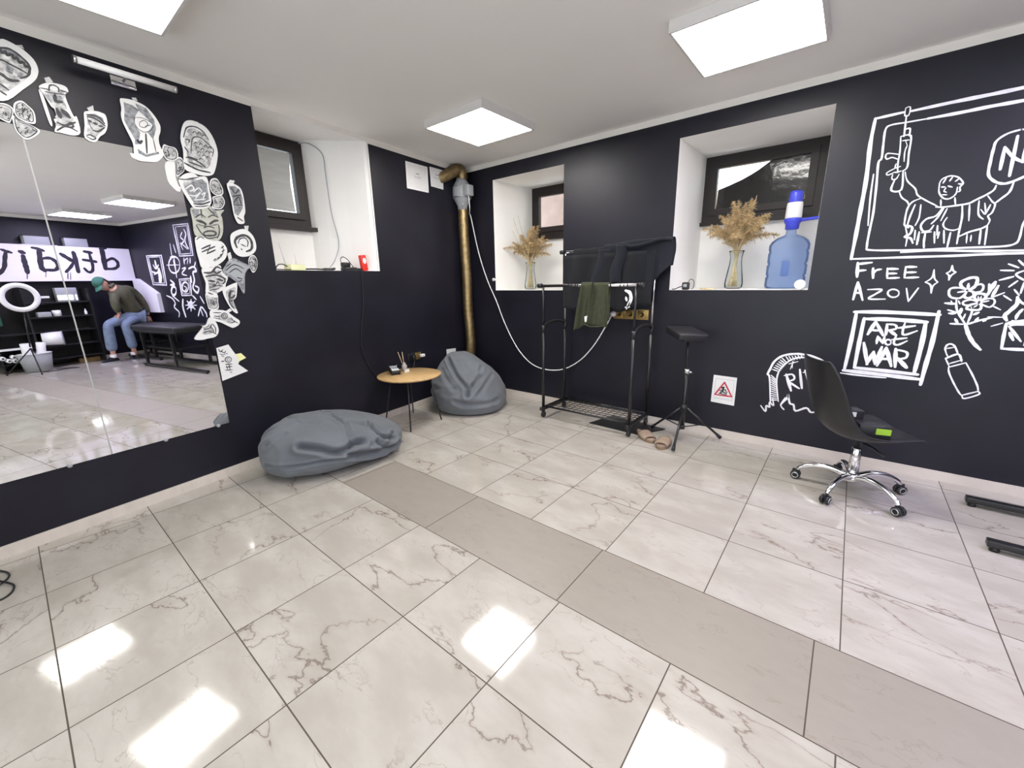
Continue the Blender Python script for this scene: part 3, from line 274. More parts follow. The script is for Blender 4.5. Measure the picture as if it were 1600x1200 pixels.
STICK={'balloon':{'o':[-3315,2389,-3296,2392,-3271,2384,-3249,2373,-3223,2344,-3216,2309,-3224,2277,-3243,2246,-3288,2198,-3344,2139,-3388,2128,-3413,2158,-3432,2214,-3410,2290,-3367,2349],'i':[[6,-3370,2332,-3323,2352,-3292,2358,-3265,2341,-3245,2315,-3247,2290,-3258,2265,-3284,2246],[5,-3380,2286,-3333,2303,-3305,2294,-3277,2284,-3257,2274],[9,-3382,2235,-3346,2243,-3322,2227,-3293,2233],[5,-3355,2200,-3334,2183],[6,-3361,2170,-3346,2159],[7,-3342,2345,-3341,2328,-3330,2338],[7,-3323,2350,-3322,2333,-3311,2343],[7,-3308,2346,-3307,2329,-3296,2339],[7,-3289,2339,-3289,2322,-3277,2332],[7,-3275,2329,-3274,2311,-3263,2321],[7,-3258,2319,-3257,2301,-3246,2311]],'g':[[-3364,2332,-3323,2351,-3292,2356,-3268,2339,-3252,2313,-3281,2323,-3309,2332,-3359,2317],[-3318,2289,-3296,2281,-3308,2253,-3325,2259],[-3283,2269,-3271,2267,-3284,2246,-3294,2251]],'t':[[-3270,2386,-3247,2396,-3246,2376,-3263,2380]],'f':0.012,'w':[-3315,2360,-3301,2363,-3282,2357,-3266,2348,-3247,2327,-3242,2301,-3248,2278,-3262,2254,-3295,2219,-3336,2176,-3369,2167,-3388,2188,-3402,2230,-3386,2287,-3353,2331]},'tower':{'o':[-3228,2234,-3206,2252,-3177,2263,-3136,2262,-3129,2240,-3145,2217,-3133,2134,-3121,2133,-3122,2062,-3152,2041,-3198,2042,-3217,2042,-3205,2074,-3208,2098,-3197,2107,-3196,2145,-3206,2155,-3221,2202,-3230,2223],'i':[[4,-3199,2222,-3192,2246,-3176,2253,-3163,2246,-3165,2228],[3,-3228,2225,-3194,2228],[4,-3163,2238,-3134,2236],[3,-3214,2213,-3144,2222],[9,-3181,2210,-3185,2183,-3162,2186],[12,-3187,2148,-3183,2113],[14,-3169,2148,-3150,2123],[6,-3199,2087,-3173,2080,-3132,2105],[5,-3207,2049,-3170,2077,-3133,2064],[5,-3151,2100,-3143,2084,-3159,2075,-3165,2085,-3147,2101]],'g':[[-3220,2203,-3203,2204,-3199,2170,-3211,2180],[-3188,2208,-3160,2213,-3158,2187,-3187,2180],[-3188,2143,-3174,2142,-3150,2120,-3191,2110]],'t':[[-3201,2279,-3182,2290,-3176,2266,-3201,2252]],'f':0.014,'w':[-3216,2214,-3200,2227,-3178,2235,-3148,2234,-3143,2218,-3154,2201,-3146,2139,-3137,2139,-3138,2086,-3160,2071,-3194,2071,-3208,2071,-3199,2095,-3201,2112,-3193,2120,-3192,2147,-3199,2155,-3211,2190,-3218,2205]},'strip':{'o':[-3233,2215,-3226,2217,-3221,2193,-3216,2080,-3225,2073,-3231,2148],'i':[],'g':[],'t':[],'f':0.007,'w':[]},'halfface':{'o':[-3392,2108,-3372,2120,-3353,2122,-3337,2112,-3337,2092,-3355,2049,-3364,2042,-3386,2053,-3401,2065],'i':[[2,-3387,2104,-3371,2113,-3356,2114,-3343,2107,-3343,2090,-3357,2056,-3364,2051,-3382,2059,-3394,2069,-3387,2104],[2,-3384,2097,-3382,2098,-3379,2100,-3377,2103,-3376,2107],[1,-3369,2085,-3369,2083,-3369,2080,-3371,2078,-3373,2077],[1,-3388,2094,-3390,2092],[2,-3391,2070,-3393,2068],[1,-3369,2074,-3367,2076,-3365,2078,-3363,2079,-3362,2080],[2,-3366,2070,-3364,2072,-3362,2075,-3361,2078,-3361,2081],[1,-3363,2056,-3361,2058,-3360,2060,-3358,2063,-3357,2065],[3,-3365,2085,-3363,2084,-3363,2081,-3364,2078,-3366,2075],[2,-3377,2099,-3375,2099,-3373,2100,-3371,2102,-3369,2104]],'g':[],'t':[],'f':0.008,'w':[-3385,2102,-3370,2111,-3357,2112,-3345,2105,-3345,2090,-3358,2058,-3365,2054,-3381,2061,-3392,2070]},'rosette':{'o':[-3333,2118,-3323,2137,-3301,2150,-3285,2136,-3270,2115,-3271,2080,-3279,2059,-3305,2058,-3328,2069,-3336,2088],'i':[[2,-3327,2114,-3319,2130,-3302,2140,-3289,2129,-3277,2112,-3278,2085,-3284,2067,-3304,2067,-3323,2075,-3330,2090,-3327,2114],[3,-3298,2109,-3300,2110,-3304,2109,-3307,2106,-3310,2102],[1,-3299,2116,-3300,2111,-3303,2107,-3307,2105,-3310,2107],[1,-3283,2099,-3286,2095,-3288,2091,-3289,2086,-3290,2082],[3,-3295,2090,-3293,2087,-3293,2083,-3294,2077,-3297,2073],[2,-3316,2094,-3319,2091,-3321,2087,-3321,2083,-3319,2082],[2,-3320,2119,-3322,2116,-3324,2112,-3323,2109,-3321,2108],[1,-3294,2101,-3292,2105,-3290,2109,-3291,2112,-3293,2113],[1,-3304,2122,-3305,2119,-3306,2115,-3308,2112,-3310,2110],[2,-3300,2129,-3301,2132,-3301,2137],[2,-3312,2104,-3309,2105,-3307,2104,-3305,2102,-3305,2100],[1,-3296,2112,-3294,2115,-3292,2117,-3289,2119,-3287,2119],[2,-3303,2104,-3306,2101,-3309,2098,-3312,2094,-3314,2090],[1,-3298,2130,-3301,2128,-3303,2128,-3304,2131,-3302,2135],[2,-3327,2098,-3324,2099,-3321,2100,-3318,2101,-3315,2103],[2,-3302,2106,-3302,2110,-3300,2114,-3296,2117,-3293,2117],[2,-3320,2118,-3322,2120,-3322,2123,-3322,2127],[2,-3282,2109,-3281,2113,-3278,2115],[3,-3297,2071,-3294,2071,-3292,2068],[2,-3320,2109,-3318,2108,-3316,2108,-3313,2110,-3311,2113],[2,-3310,2079,-3310,2083,-3310,2086,-3310,2089,-3310,2093],[1,-3296,2122,-3298,2119,-3301,2115,-3305,2113,-3308,2111],[1,-3303,2071,-3301,2073,-3299,2075,-3297,2076,-3295,2077]],'g':[],'t':[],'f':0.012,'w':[-3325,2113,-3318,2128,-3302,2137,-3290,2127,-3279,2111,-3280,2086,-3285,2070,-3304,2070,-3321,2077,-3328,2091]},'bowl':{'o':[-3344,2081,-3326,2061,-3296,2054,-3267,2036,-3278,2014,-3310,1986,-3329,1986,-3346,2009,-3348,2047],'i':[[3,-3338,2071,-3324,2055,-3300,2050,-3277,2035,-3286,2017,-3311,1995,-3327,1995,-3340,2014,-3342,2044,-3338,2071],[2,-3305,2037,-3308,2036,-3310,2034,-3313,2032,-3316,2030],[1,-3329,2013,-3331,2009,-3335,2005],[2,-3287,2031,-3285,2027,-3281,2027,-3276,2031],[2,-3315,2011,-3312,2014,-3310,2018,-3309,2023,-3308,2027],[2,-3290,2037,-3290,2033,-3288,2031,-3284,2031,-3281,2034],[2,-3320,2012,-3320,2009,-3319,2007,-3318,2006,-3315,2006],[1,-3333,2033,-3336,2028,-3341,2026],[2,-3340,2030,-3341,2026,-3341,2022,-3340,2018,-3339,2015],[1,-3320,2011,-3318,2012,-3316,2015,-3315,2018,-3316,2020]],'g':[[-3298,2030,-3281,2032,-3301,2012]],'t':[],'f':0.009,'w':[-3337,2068,-3324,2053,-3301,2048,-3280,2035,-3288,2018,-3312,1998,-3326,1998,-3339,2015,-3340,2043]},'maskface':{'o':[-3090,2157,-3077,2171,-3041,2182,-3019,2181,-3004,2172,-3006,2127,-3023,2086,-3048,2062,-3065,2037,-3081,2028,-3102,2034,-3110,2052,-3098,2102],'i':[[5,-3080,2154,-3056,2158,-3032,2152,-3017,2130],[5,-3080,2145,-3056,2146,-3034,2134,-3017,2118],[8,-3076,2129,-3070,2125],[8,-3061,2121,-3049,2120],[5,-3043,2113,-3027,2115],[5,-3070,2086,-3051,2085,-3021,2111],[4,-3100,2055,-3085,2060,-3067,2051,-3082,2040,-3101,2050],[2,-3080,2142,-3078,2108,-3070,2086]],'g':[[-3080,2157,-3047,2168,-3019,2156,-3016,2124,-3037,2142,-3080,2145]],'t':[[-3070,2190,-3043,2209,-3048,2180,-3069,2174]],'f':0.011,'w':[-3082,2144,-3072,2154,-3046,2163,-3030,2162,-3018,2155,-3020,2121,-3033,2092,-3051,2074,-3064,2055,-3076,2049,-3091,2053,-3097,2067,-3088,2104]},'vase':{'o':[-2930,2269,-2914,2278,-2881,2282,-2849,2278,-2818,2265,-2790,2232,-2772,2189,-2776,2155,-2791,2118,-2793,2079,-2782,2041,-2792,2019,-2825,1987,-2873,1979,-2907,1978,-2921,2008,-2916,2060,-2928,2110,-2940,2160,-2940,2196,-2932,2226],'i':[[2,-2881,2197,-2889,2170,-2878,2142,-2852,2132,-2820,2150,-2806,2180,-2826,2197,-2853,2202,-2881,2197],[2,-2866,2176,-2844,2192,-2829,2180,-2845,2157,-2867,2157,-2866,2176],[2,-2843,2163,-2818,2176],[9,-2892,2084,-2887,2070,-2873,2083],[6,-2848,2124,-2862,2024],[3,-2819,2112,-2818,2040]],'g':[[-2917,2260,-2876,2255,-2857,2238,-2881,2200,-2891,2164,-2873,2124,-2891,2062,-2908,2058,-2903,2085,-2921,2131,-2932,2171,-2920,2220],[-2867,2269,-2820,2259,-2795,2208,-2795,2163,-2812,2120,-2820,2105,-2838,2133,-2806,2180,-2836,2216,-2858,2235],[-2901,2038,-2866,2016,-2806,2043,-2805,2033,-2868,2003,-2900,2015]],'t':[[-2873,2298,-2853,2303,-2854,2283,-2874,2280]],'f':0.014,'w':[]},'whitetag':{'o':[-2939,2010,-2917,2012,-2896,1978,-2907,1977,-2932,1989],'i':[],'g':[],'t':[],'f':0.007,'w':[]},'eye':{'o':[-2773,2089,-2751,2086,-2721,2084,-2710,2065,-2715,2030,-2738,2010,-2773,2009,-2784,2032,-2788,2052],'i':[[3,-2769,2081,-2751,2079,-2727,2078,-2719,2062,-2722,2034,-2741,2018,-2768,2018,-2777,2036,-2780,2052,-2769,2081],[3,-2754,2039,-2755,2040,-2757,2041,-2759,2040,-2761,2039],[3,-2770,2024,-2771,2027,-2771,2031,-2770,2034,-2769,2038],[3,-2773,2050,-2773,2049,-2773,2046,-2775,2044,-2777,2043],[3,-2760,2056,-2759,2058,-2759,2060,-2760,2061,-2762,2060],[2,-2775,2051,-2774,2049,-2771,2048,-2768,2047,-2765,2048],[2,-2756,2056,-2758,2057,-2760,2058,-2762,2059,-2764,2060],[2,-2758,2059,-2759,2061,-2758,2064,-2758,2066,-2756,2069],[3,-2760,2048,-2759,2050,-2758,2053,-2756,2055,-2755,2057],[3,-2756,2049,-2756,2046,-2755,2043,-2755,2040,-2754,2038],[2,-2763,2038,-2761,2038,-2758,2038,-2756,2038,-2754,2038],[2,-2755,2072,-2755,2075,-2753,2077,-2751,2078,-2749,2077],[3,-2730,2067,-2730,2065,-2729,2064,-2727,2064,-2725,2066],[2,-2766,2027,-2765,2029,-2763,2032,-2760,2034,-2758,2035],[2,-2754,2041,-2755,2037,-2758,2033,-2762,2032,-2765,2034]],'g':[],'t':[],'f':0.012,'w':[-2767,2079,-2751,2077,-2728,2076,-2721,2062,-2724,2036,-2741,2021,-2767,2020,-2775,2037,-2778,2052]},'castle':{'o':[-2683,2140,-2666,2199,-2645,2238,-2618,2255,-2585,2257,-2537,2241,-2506,2196,-2491,2127,-2502,2066,-2528,1996,-2551,1967,-2596,1956,-2647,1960,-2686,1971,-2693,2000,-2688,2027,-2681,2085],'i':[[5,-2665,2153,-2643,2205,-2615,2223,-2582,2225,-2552,2207,-2532,2172],[4,-2643,2071,-2620,2155,-2583,2173,-2552,2158,-2529,2137,-2515,2117,-2527,2079],[6,-2673,2043,-2632,2039,-2594,2020,-2579,2005],[7,-2687,2010,-2661,1998,-2617,1984,-2557,1981],[5,-2670,2100,-2655,2073],[4,-2659,2141,-2637,2146,-2645,2127],[6,-2663,2050,-2615,2042],[6,-2661,2020,-2596,2006],[3,-2616,2130,-2603,2142,-2597,2133],[3,-2591,2127,-2579,2140,-2572,2130],[3,-2566,2124,-2553,2137,-2547,2127],[3,-2546,2120,-2532,2132,-2525,2122],[3,-2612,2105,-2599,2117,-2593,2107],[3,-2588,2101,-2575,2114,-2568,2104],[3,-2563,2093,-2550,2106,-2543,2096],[3,-2608,2079,-2596,2092,-2589,2081],[3,-2585,2066,-2572,2079,-2566,2069],[3,-2565,2062,-2552,2074,-2545,2064],[3,-2542,2094,-2528,2106,-2521,2096],[3,-2606,2044,-2593,2056,-2587,2046],[3,-2614,2187,-2601,2199,-2595,2190],[3,-2589,2189,-2576,2202,-2569,2192],[3,-2565,2182,-2552,2194,-2545,2185]],'g':[],'t':[[-2587,2256,-2573,2263,-2561,2248,-2574,2248]],'f':0.013,'w':[-2664,2130,-2651,2174,-2635,2203,-2615,2215,-2591,2216,-2555,2204,-2533,2171,-2522,2120,-2530,2075,-2549,2024,-2566,2002,-2599,1994,-2636,1997,-2666,2004,-2671,2026,-2667,2046,-2662,2089]},'longwhite':{'o':[-2782,1991,-2735,2009,-2745,1912,-2732,1853,-2753,1845,-2782,1880,-2789,1921],'i':[],'g':[],'t':[],'f':0.007,'w':[]},'bud':{'o':[-2723,2028,-2698,2038,-2687,2010,-2695,1965,-2729,1932,-2741,1930,-2733,1983],'i':[[3,-2722,2020,-2701,2027,-2692,2005,-2699,1969,-2726,1943,-2736,1941,-2730,1983,-2722,2020],[3,-2715,1964,-2713,1968,-2709,1971,-2705,1972,-2703,1969],[2,-2701,1974,-2698,1977,-2696,1981,-2697,1984,-2699,1986],[4,-2715,1978,-2712,1978,-2709,1980,-2706,1983,-2705,1986],[2,-2700,2015,-2698,2020,-2699,2023,-2701,2025,-2705,2025],[3,-2721,2006,-2718,2007,-2716,2006,-2715,2004,-2716,2000],[4,-2717,1969,-2716,1965,-2719,1960,-2723,1958,-2726,1958],[1,-2698,2004,-2700,2002,-2701,1999,-2700,1996,-2699,1995],[2,-2724,1973,-2721,1974,-2718,1974,-2716,1972,-2714,1970],[1,-2703,1988,-2706,1983,-2708,1979,-2710,1975,-2712,1970],[4,-2721,1976,-2719,1976,-2716,1979,-2715,1982,-2716,1984],[2,-2730,1960,-2727,1962,-2724,1961,-2723,1959,-2724,1955]],'g':[],'t':[],'f':0.009,'w':[-2721,2017,-2702,2024,-2694,2003,-2700,1970,-2725,1946,-2735,1944,-2729,1983]},'jar':{'o':[-2732,1914,-2698,1947,-2654,1963,-2624,1947,-2580,1950,-2577,1872,-2578,1811,-2603,1775,-2649,1758,-2683,1761,-2702,1795,-2727,1858,-2733,1888],'i':[[4,-2732,1914,-2687,1920,-2624,1944],[6,-2679,1784,-2635,1787,-2588,1808],[4,-2677,1770,-2638,1773,-2601,1785]],'g':[[-2707,1879,-2669,1907,-2609,1936,-2586,1917,-2590,1819,-2633,1799,-2677,1793,-2695,1832]],'t':[],'f':0.01,'w':[-2713,1902,-2688,1926,-2655,1938,-2633,1925,-2601,1928,-2598,1870,-2600,1826,-2617,1799,-2652,1786,-2676,1788,-2690,1813,-2709,1860,-2714,1882]},'gem':{'o':[-2567,1928,-2551,1948,-2525,1953,-2512,1933,-2500,1900,-2502,1869,-2522,1852,-2551,1853,-2569,1872,-2572,1902],'i':[[3,-2561,1923,-2548,1939,-2528,1942,-2517,1927,-2508,1900,-2509,1875,-2525,1862,-2549,1862,-2563,1878,-2565,1902,-2561,1923],[3,-2534,1864,-2535,1860],[2,-2553,1883,-2556,1881,-2558,1880,-2561,1880,-2563,1882],[3,-2523,1933,-2526,1933,-2528,1935,-2530,1937,-2530,1939],[3,-2559,1911,-2556,1909,-2551,1910,-2546,1913,-2542,1917],[3,-2536,1870,-2537,1873,-2540,1875,-2544,1874,-2547,1871],[4,-2513,1904,-2512,1901,-2511,1898,-2510,1896,-2509,1893],[2,-2531,1936,-2529,1939,-2530,1942,-2532,1944,-2535,1943],[3,-2529,1937,-2533,1936,-2537,1936,-2540,1937,-2542,1939],[3,-2537,1906,-2540,1908,-2544,1907,-2547,1904,-2548,1901],[3,-2525,1897,-2520,1897,-2516,1896,-2513,1893,-2512,1889],[2,-2548,1893,-2545,1895,-2542,1898,-2541,1901,-2540,1905],[2,-2528,1905,-2529,1902,-2529,1900,-2529,1897,-2528,1895]],'g':[],'t':[],'f':0.011,'w':[-2559,1921,-2548,1936,-2528,1939,-2518,1925,-2510,1900,-2511,1877,-2526,1865,-2548,1865,-2561,1879,-2563,1901]},'hand':{'o':[-2569,1837,-2539,1850,-2513,1854,-2501,1824,-2510,1796,-2536,1770,-2582,1774,-2568,1806],'i':[[3,-2563,1832,-2539,1843,-2518,1846,-2509,1822,-2516,1800,-2537,1779,-2574,1782,-2562,1808,-2563,1832],[3,-2548,1814,-2551,1812,-2554,1810,-2556,1808,-2558,1806],[2,-2557,1803,-2554,1803,-2551,1804,-2549,1806,-2547,1808],[3,-2522,1829,-2521,1832,-2519,1833,-2517,1833,-2515,1832],[3,-2523,1805,-2520,1805,-2516,1805,-2513,1805],[3,-2555,1825,-2555,1822,-2557,1819,-2560,1817,-2562,1817],[3,-2536,1784,-2538,1780,-2537,1777],[3,-2522,1815,-2522,1812,-2521,1810,-2519,1810,-2516,1810],[2,-2518,1817,-2515,1820,-2512,1822,-2508,1824],[3,-2533,1815,-2531,1815,-2528,1816,-2526,1819,-2526,1821],[3,-2549,1810,-2550,1812,-2551,1814,-2553,1815,-2555,1816],[2,-2534,1793,-2534,1791,-2533,1790,-2531,1790,-2529,1791],[2,-2534,1785,-2533,1788,-2534,1791,-2536,1793,-2539,1792]],'g':[],'t':[],'f':0.011,'w':[-2561,1831,-2539,1841,-2520,1843,-2511,1822,-2518,1801,-2537,1782,-2571,1784,-2561,1808]},'totem':{'o':[-2471,1931,-2428,1938,-2391,1917,-2381,1864,-2385,1775,-2400,1740,-2402,1702,-2425,1691,-2447,1698,-2461,1747,-2462,1843],'i':[[5,-2450,1912,-2429,1880,-2405,1910],[7,-2446,1859,-2398,1875],[4,-2450,1808,-2395,1811],[6,-2441,1731,-2412,1711],[6,-2448,1822,-2414,1859,-2403,1819]],'g':[[-2462,1919,-2426,1925,-2397,1907,-2389,1858,-2398,1792,-2435,1741,-2455,1753,-2453,1844]],'t':[[-2456,1943,-2442,1961,-2420,1958,-2430,1938]],'f':0.012,'w':[]},'demon':{'o':[-2702,1754,-2665,1766,-2589,1782,-2563,1760,-2513,1769,-2537,1739,-2533,1712,-2543,1634,-2574,1581,-2622,1571,-2661,1584,-2706,1603,-2703,1686],'i':[[11,-2679,1688,-2652,1682,-2634,1671],[9,-2613,1673,-2584,1694,-2561,1700],[5,-2684,1705,-2652,1726,-2631,1711],[5,-2614,1713,-2586,1729,-2558,1719],[5,-2650,1647,-2623,1659,-2591,1652],[7,-2655,1620,-2620,1632,-2587,1626,-2599,1607,-2650,1603,-2655,1620],[5,-2646,1761,-2649,1709],[6,-2604,1767,-2576,1734],[5,-2688,1661,-2671,1619,-2636,1586,-2583,1599],[5,-2562,1673,-2566,1627,-2585,1590],[4,-2634,1671,-2645,1652],[3,-2683,1666,-2640,1657],[3,-2610,1664,-2565,1677]],'g':[[-2696,1747,-2654,1760,-2664,1725,-2693,1696],[-2590,1777,-2564,1758,-2554,1719,-2576,1734]],'t':[],'f':0.009,'w':[]},'oval':{'o':[-2709,1585,-2677,1588,-2618,1574,-2567,1572,-2542,1537,-2544,1499,-2564,1461,-2610,1425,-2653,1411,-2704,1404,-2712,1458,-2715,1515],'i':[[10,-2685,1520,-2633,1546],[10,-2686,1502,-2609,1538],[10,-2661,1492,-2610,1517],[5,-2633,1546,-2661,1492],[4,-2565,1554,-2564,1512,-2588,1474,-2628,1445],[5,-2704,1573,-2680,1592,-2662,1580],[7,-2574,1507,-2556,1520],[7,-2589,1483,-2571,1496],[7,-2607,1464,-2590,1476],[7,-2631,1452,-2614,1464],[7,-2574,1530,-2556,1543],[7,-2598,1469,-2580,1481]],'g':[],'t':[],'f':0.012,'w':[]},'horseshoe':{'o':[-2505,1609,-2480,1637,-2430,1659,-2393,1655,-2360,1619,-2350,1566,-2362,1521,-2407,1488,-2460,1481,-2494,1501,-2509,1548],'i':[[11,-2478,1540,-2483,1578,-2457,1608,-2413,1620,-2383,1598,-2378,1560,-2390,1530,-2421,1516],[5,-2465,1565,-2450,1594,-2416,1603,-2401,1578,-2411,1548],[5,-2447,1561,-2421,1548],[6,-2452,1532,-2448,1525]],'g':[],'t':[[-2402,1683,-2373,1686,-2389,1653,-2409,1659]],'f':0.011,'w':[]},'ray':{'o':[-2539,1458,-2507,1469,-2462,1445,-2415,1417,-2454,1371,-2477,1254,-2491,1244,-2523,1319,-2591,1376,-2569,1422],'i':[[5,-2569,1391,-2515,1428,-2459,1403],[5,-2553,1376,-2509,1402,-2474,1376],[6,-2509,1345,-2481,1334],[4,-2566,1412,-2532,1438],[4,-2509,1319,-2483,1324]],'g':[[-2538,1448,-2510,1454,-2464,1434,-2426,1414,-2458,1376,-2481,1302,-2508,1324,-2528,1350,-2576,1381,-2558,1417]],'t':[[-2539,1498,-2518,1509,-2520,1453,-2542,1453]],'f':0.013,'w':[]},'scroll':{'o':[-2404,1485,-2376,1494,-2360,1463,-2368,1415,-2393,1379,-2410,1387,-2421,1445],'i':[[4,-2401,1476,-2379,1483,-2366,1458,-2373,1419,-2392,1391,-2406,1398,-2415,1444,-2401,1476],[3,-2383,1441,-2383,1436,-2385,1431,-2389,1427,-2395,1425],[2,-2386,1464,-2381,1464,-2377,1465,-2372,1467],[4,-2372,1465,-2372,1459,-2368,1455],[2,-2374,1428,-2370,1427],[2,-2394,1434,-2396,1431,-2398,1428,-2400,1425,-2402,1422],[3,-2382,1413,-2385,1415,-2386,1417,-2387,1420,-2386,1424],[3,-2393,1451,-2398,1450,-2404,1447,-2409,1443,-2413,1439],[4,-2390,1439,-2394,1440,-2396,1443,-2397,1446,-2396,1449],[4,-2390,1427,-2389,1423,-2386,1421,-2382,1421,-2378,1423],[4,-2399,1429,-2401,1426,-2401,1423,-2399,1421,-2396,1421],[4,-2375,1451,-2376,1456,-2376,1461,-2374,1467,-2371,1472],[2,-2371,1440,-2376,1436,-2379,1431,-2380,1426,-2378,1421],[2,-2377,1441,-2374,1444,-2374,1447,-2377,1449,-2380,1449],[5,-2389,1470,-2385,1468,-2379,1467,-2374,1468]],'g':[],'t':[],'f':0.011,'w':[-2400,1473,-2380,1480,-2368,1457,-2374,1421,-2392,1395,-2405,1401,-2413,1444]},'cowboy':{'o':[-2705,1400,-2655,1408,-2635,1416,-2597,1421,-2590,1381,-2564,1350,-2584,1304,-2595,1274,-2631,1254,-2647,1245,-2647,1219,-2708,1237,-2699,1311,-2705,1351],'i':[[8,-2696,1376,-2656,1376,-2622,1411,-2596,1401],[7,-2692,1351,-2631,1361,-2579,1335],[7,-2639,1391,-2629,1371,-2599,1386],[9,-2678,1326,-2647,1321],[10,-2626,1336,-2600,1325],[4,-2682,1306,-2642,1300,-2680,1291],[4,-2682,1281,-2633,1295,-2606,1289],[4,-2684,1266,-2628,1275],[4,-2641,1305,-2629,1320,-2623,1300],[5,-2696,1251,-2671,1240],[6,-2588,1340,-2587,1320,-2603,1305]],'g':[],'t':[],'f':0.009,'w':[-2689,1381,-2651,1387,-2636,1393,-2608,1397,-2603,1367,-2585,1344,-2599,1310,-2607,1288,-2634,1273,-2645,1266,-2645,1247,-2690,1260,-2684,1315,-2688,1345]},'shell':{'o':[-2715,1222,-2705,1252,-2648,1239,-2649,1193,-2657,1145,-2706,1145,-2713,1182],'i':[[3,-2709,1217,-2701,1241,-2655,1231,-2656,1194,-2663,1155,-2702,1156,-2707,1185,-2709,1217],[3,-2677,1198,-2676,1194,-2678,1189,-2682,1186,-2686,1184],[2,-2680,1221,-2677,1220,-2673,1221,-2669,1222,-2665,1225],[3,-2663,1220,-2664,1215,-2661,1211,-2656,1211],[2,-2664,1185,-2661,1184,-2657,1184],[2,-2688,1193,-2690,1190,-2692,1187,-2694,1185,-2696,1182],[3,-2659,1220,-2657,1225,-2658,1230,-2660,1234,-2664,1236],[3,-2674,1173,-2676,1174,-2677,1177,-2678,1180,-2677,1183],[2,-2661,1223,-2657,1224,-2654,1224],[2,-2686,1207,-2683,1207,-2681,1208,-2679,1209,-2676,1210],[3,-2685,1198,-2688,1199,-2689,1201,-2690,1204,-2690,1207],[4,-2683,1186,-2683,1183,-2680,1180,-2677,1180,-2674,1181]],'g':[[-2695,1206,-2656,1194,-2674,1169,-2699,1181]],'t':[],'f':0.008,'w':[-2707,1216,-2700,1238,-2657,1228,-2658,1194,-2665,1158,-2700,1159,-2706,1186]},'horn':{'o':[-2604,1274,-2525,1311,-2517,1298,-2536,1219,-2561,1189,-2544,1113,-2568,1120,-2593,1169,-2611,1233],'i':[[8,-2549,1257,-2569,1252,-2580,1221,-2561,1215,-2544,1230],[5,-2565,1247,-2585,1190,-2564,1141],[4,-2580,1190,-2559,1199]],'g':[[-2581,1216,-2563,1205,-2564,1141,-2577,1152,-2588,1185]],'t':[],'f':0.012,'w':[-2593,1259,-2535,1286,-2529,1276,-2543,1218,-2561,1195,-2549,1139,-2566,1145,-2585,1181,-2599,1228]},'token':{'o':[-2707,1138,-2661,1140,-2615,1129,-2573,1088,-2543,1058,-2553,1032,-2586,1016,-2605,1021,-2661,1059,-2708,1079],'i':[[4,-2612,1097,-2617,1087,-2625,1080,-2636,1080,-2644,1085,-2648,1094,-2646,1105,-2639,1113,-2629,1117,-2620,1115,-2613,1107,-2612,1097],[3,-2621,1097,-2624,1091,-2632,1089,-2638,1092,-2639,1099,-2636,1105,-2628,1108,-2622,1104,-2621,1097],[4,-2691,1124,-2645,1120],[4,-2690,1103,-2659,1095],[4,-2594,1085,-2579,1056],[4,-2587,1068,-2556,1043],[3,-2697,1093,-2657,1079],[4,-2600,1048,-2569,1055]],'g':[],'t':[[-2613,1128,-2583,1145,-2579,1129,-2603,1117]],'f':0.012,'w':[-2665,1108,-2642,1108,-2619,1103,-2598,1082,-2583,1068,-2588,1055,-2604,1047,-2613,1049,-2642,1068,-2666,1078]},'bird':{'o':[-2719,1095,-2688,1067,-2679,1034,-2681,998,-2705,969,-2752,962,-2789,958,-2823,973,-2765,1038,-2775,1049,-2745,1051],'i':[[4,-2764,1022,-2727,1029,-2713,1053],[4,-2708,1053,-2695,1025,-2701,989],[4,-2767,1002,-2730,1008,-2697,984],[3,-2753,1032,-2728,1044],[3,-2725,1039,-2710,1017,-2709,996],[3,-2755,1021,-2761,1038]],'g':[],'t':[],'f':0.01,'w':[-2729,1056,-2713,1042,-2709,1026,-2710,1008,-2722,993,-2745,990,-2764,988,-2782,995,-2752,1028,-2757,1034,-2742,1035]},'flash':{'o':[-2713,894,-2638,908,-2614,853,-2605,835,-2589,785,-2601,767,-2546,707,-2715,671],'i':[[4,-2637,804,-2642,795,-2651,789,-2662,790,-2670,796,-2675,805,-2673,815,-2666,822,-2656,825,-2645,822,-2638,814,-2637,804],[2,-2647,805,-2651,800,-2657,799,-2663,802,-2664,808,-2661,814,-2655,815,-2649,812,-2647,805],[4,-2701,886,-2694,866,-2677,879],[4,-2690,871,-2672,856,-2662,867],[3,-2701,854,-2680,844,-2668,848],[3,-2693,839,-2677,830],[5,-2699,801,-2682,802],[5,-2677,778,-2639,774],[5,-2678,758,-2642,758],[4,-2687,740,-2643,734],[4,-2657,774,-2657,741],[3,-2675,771,-2671,743],[3,-2660,724,-2649,715],[3,-2665,848,-2653,849]],'g':[],'t':[[-2605,835,-2567,837,-2544,801,-2595,783]],'f':0.009,'w':[]}}
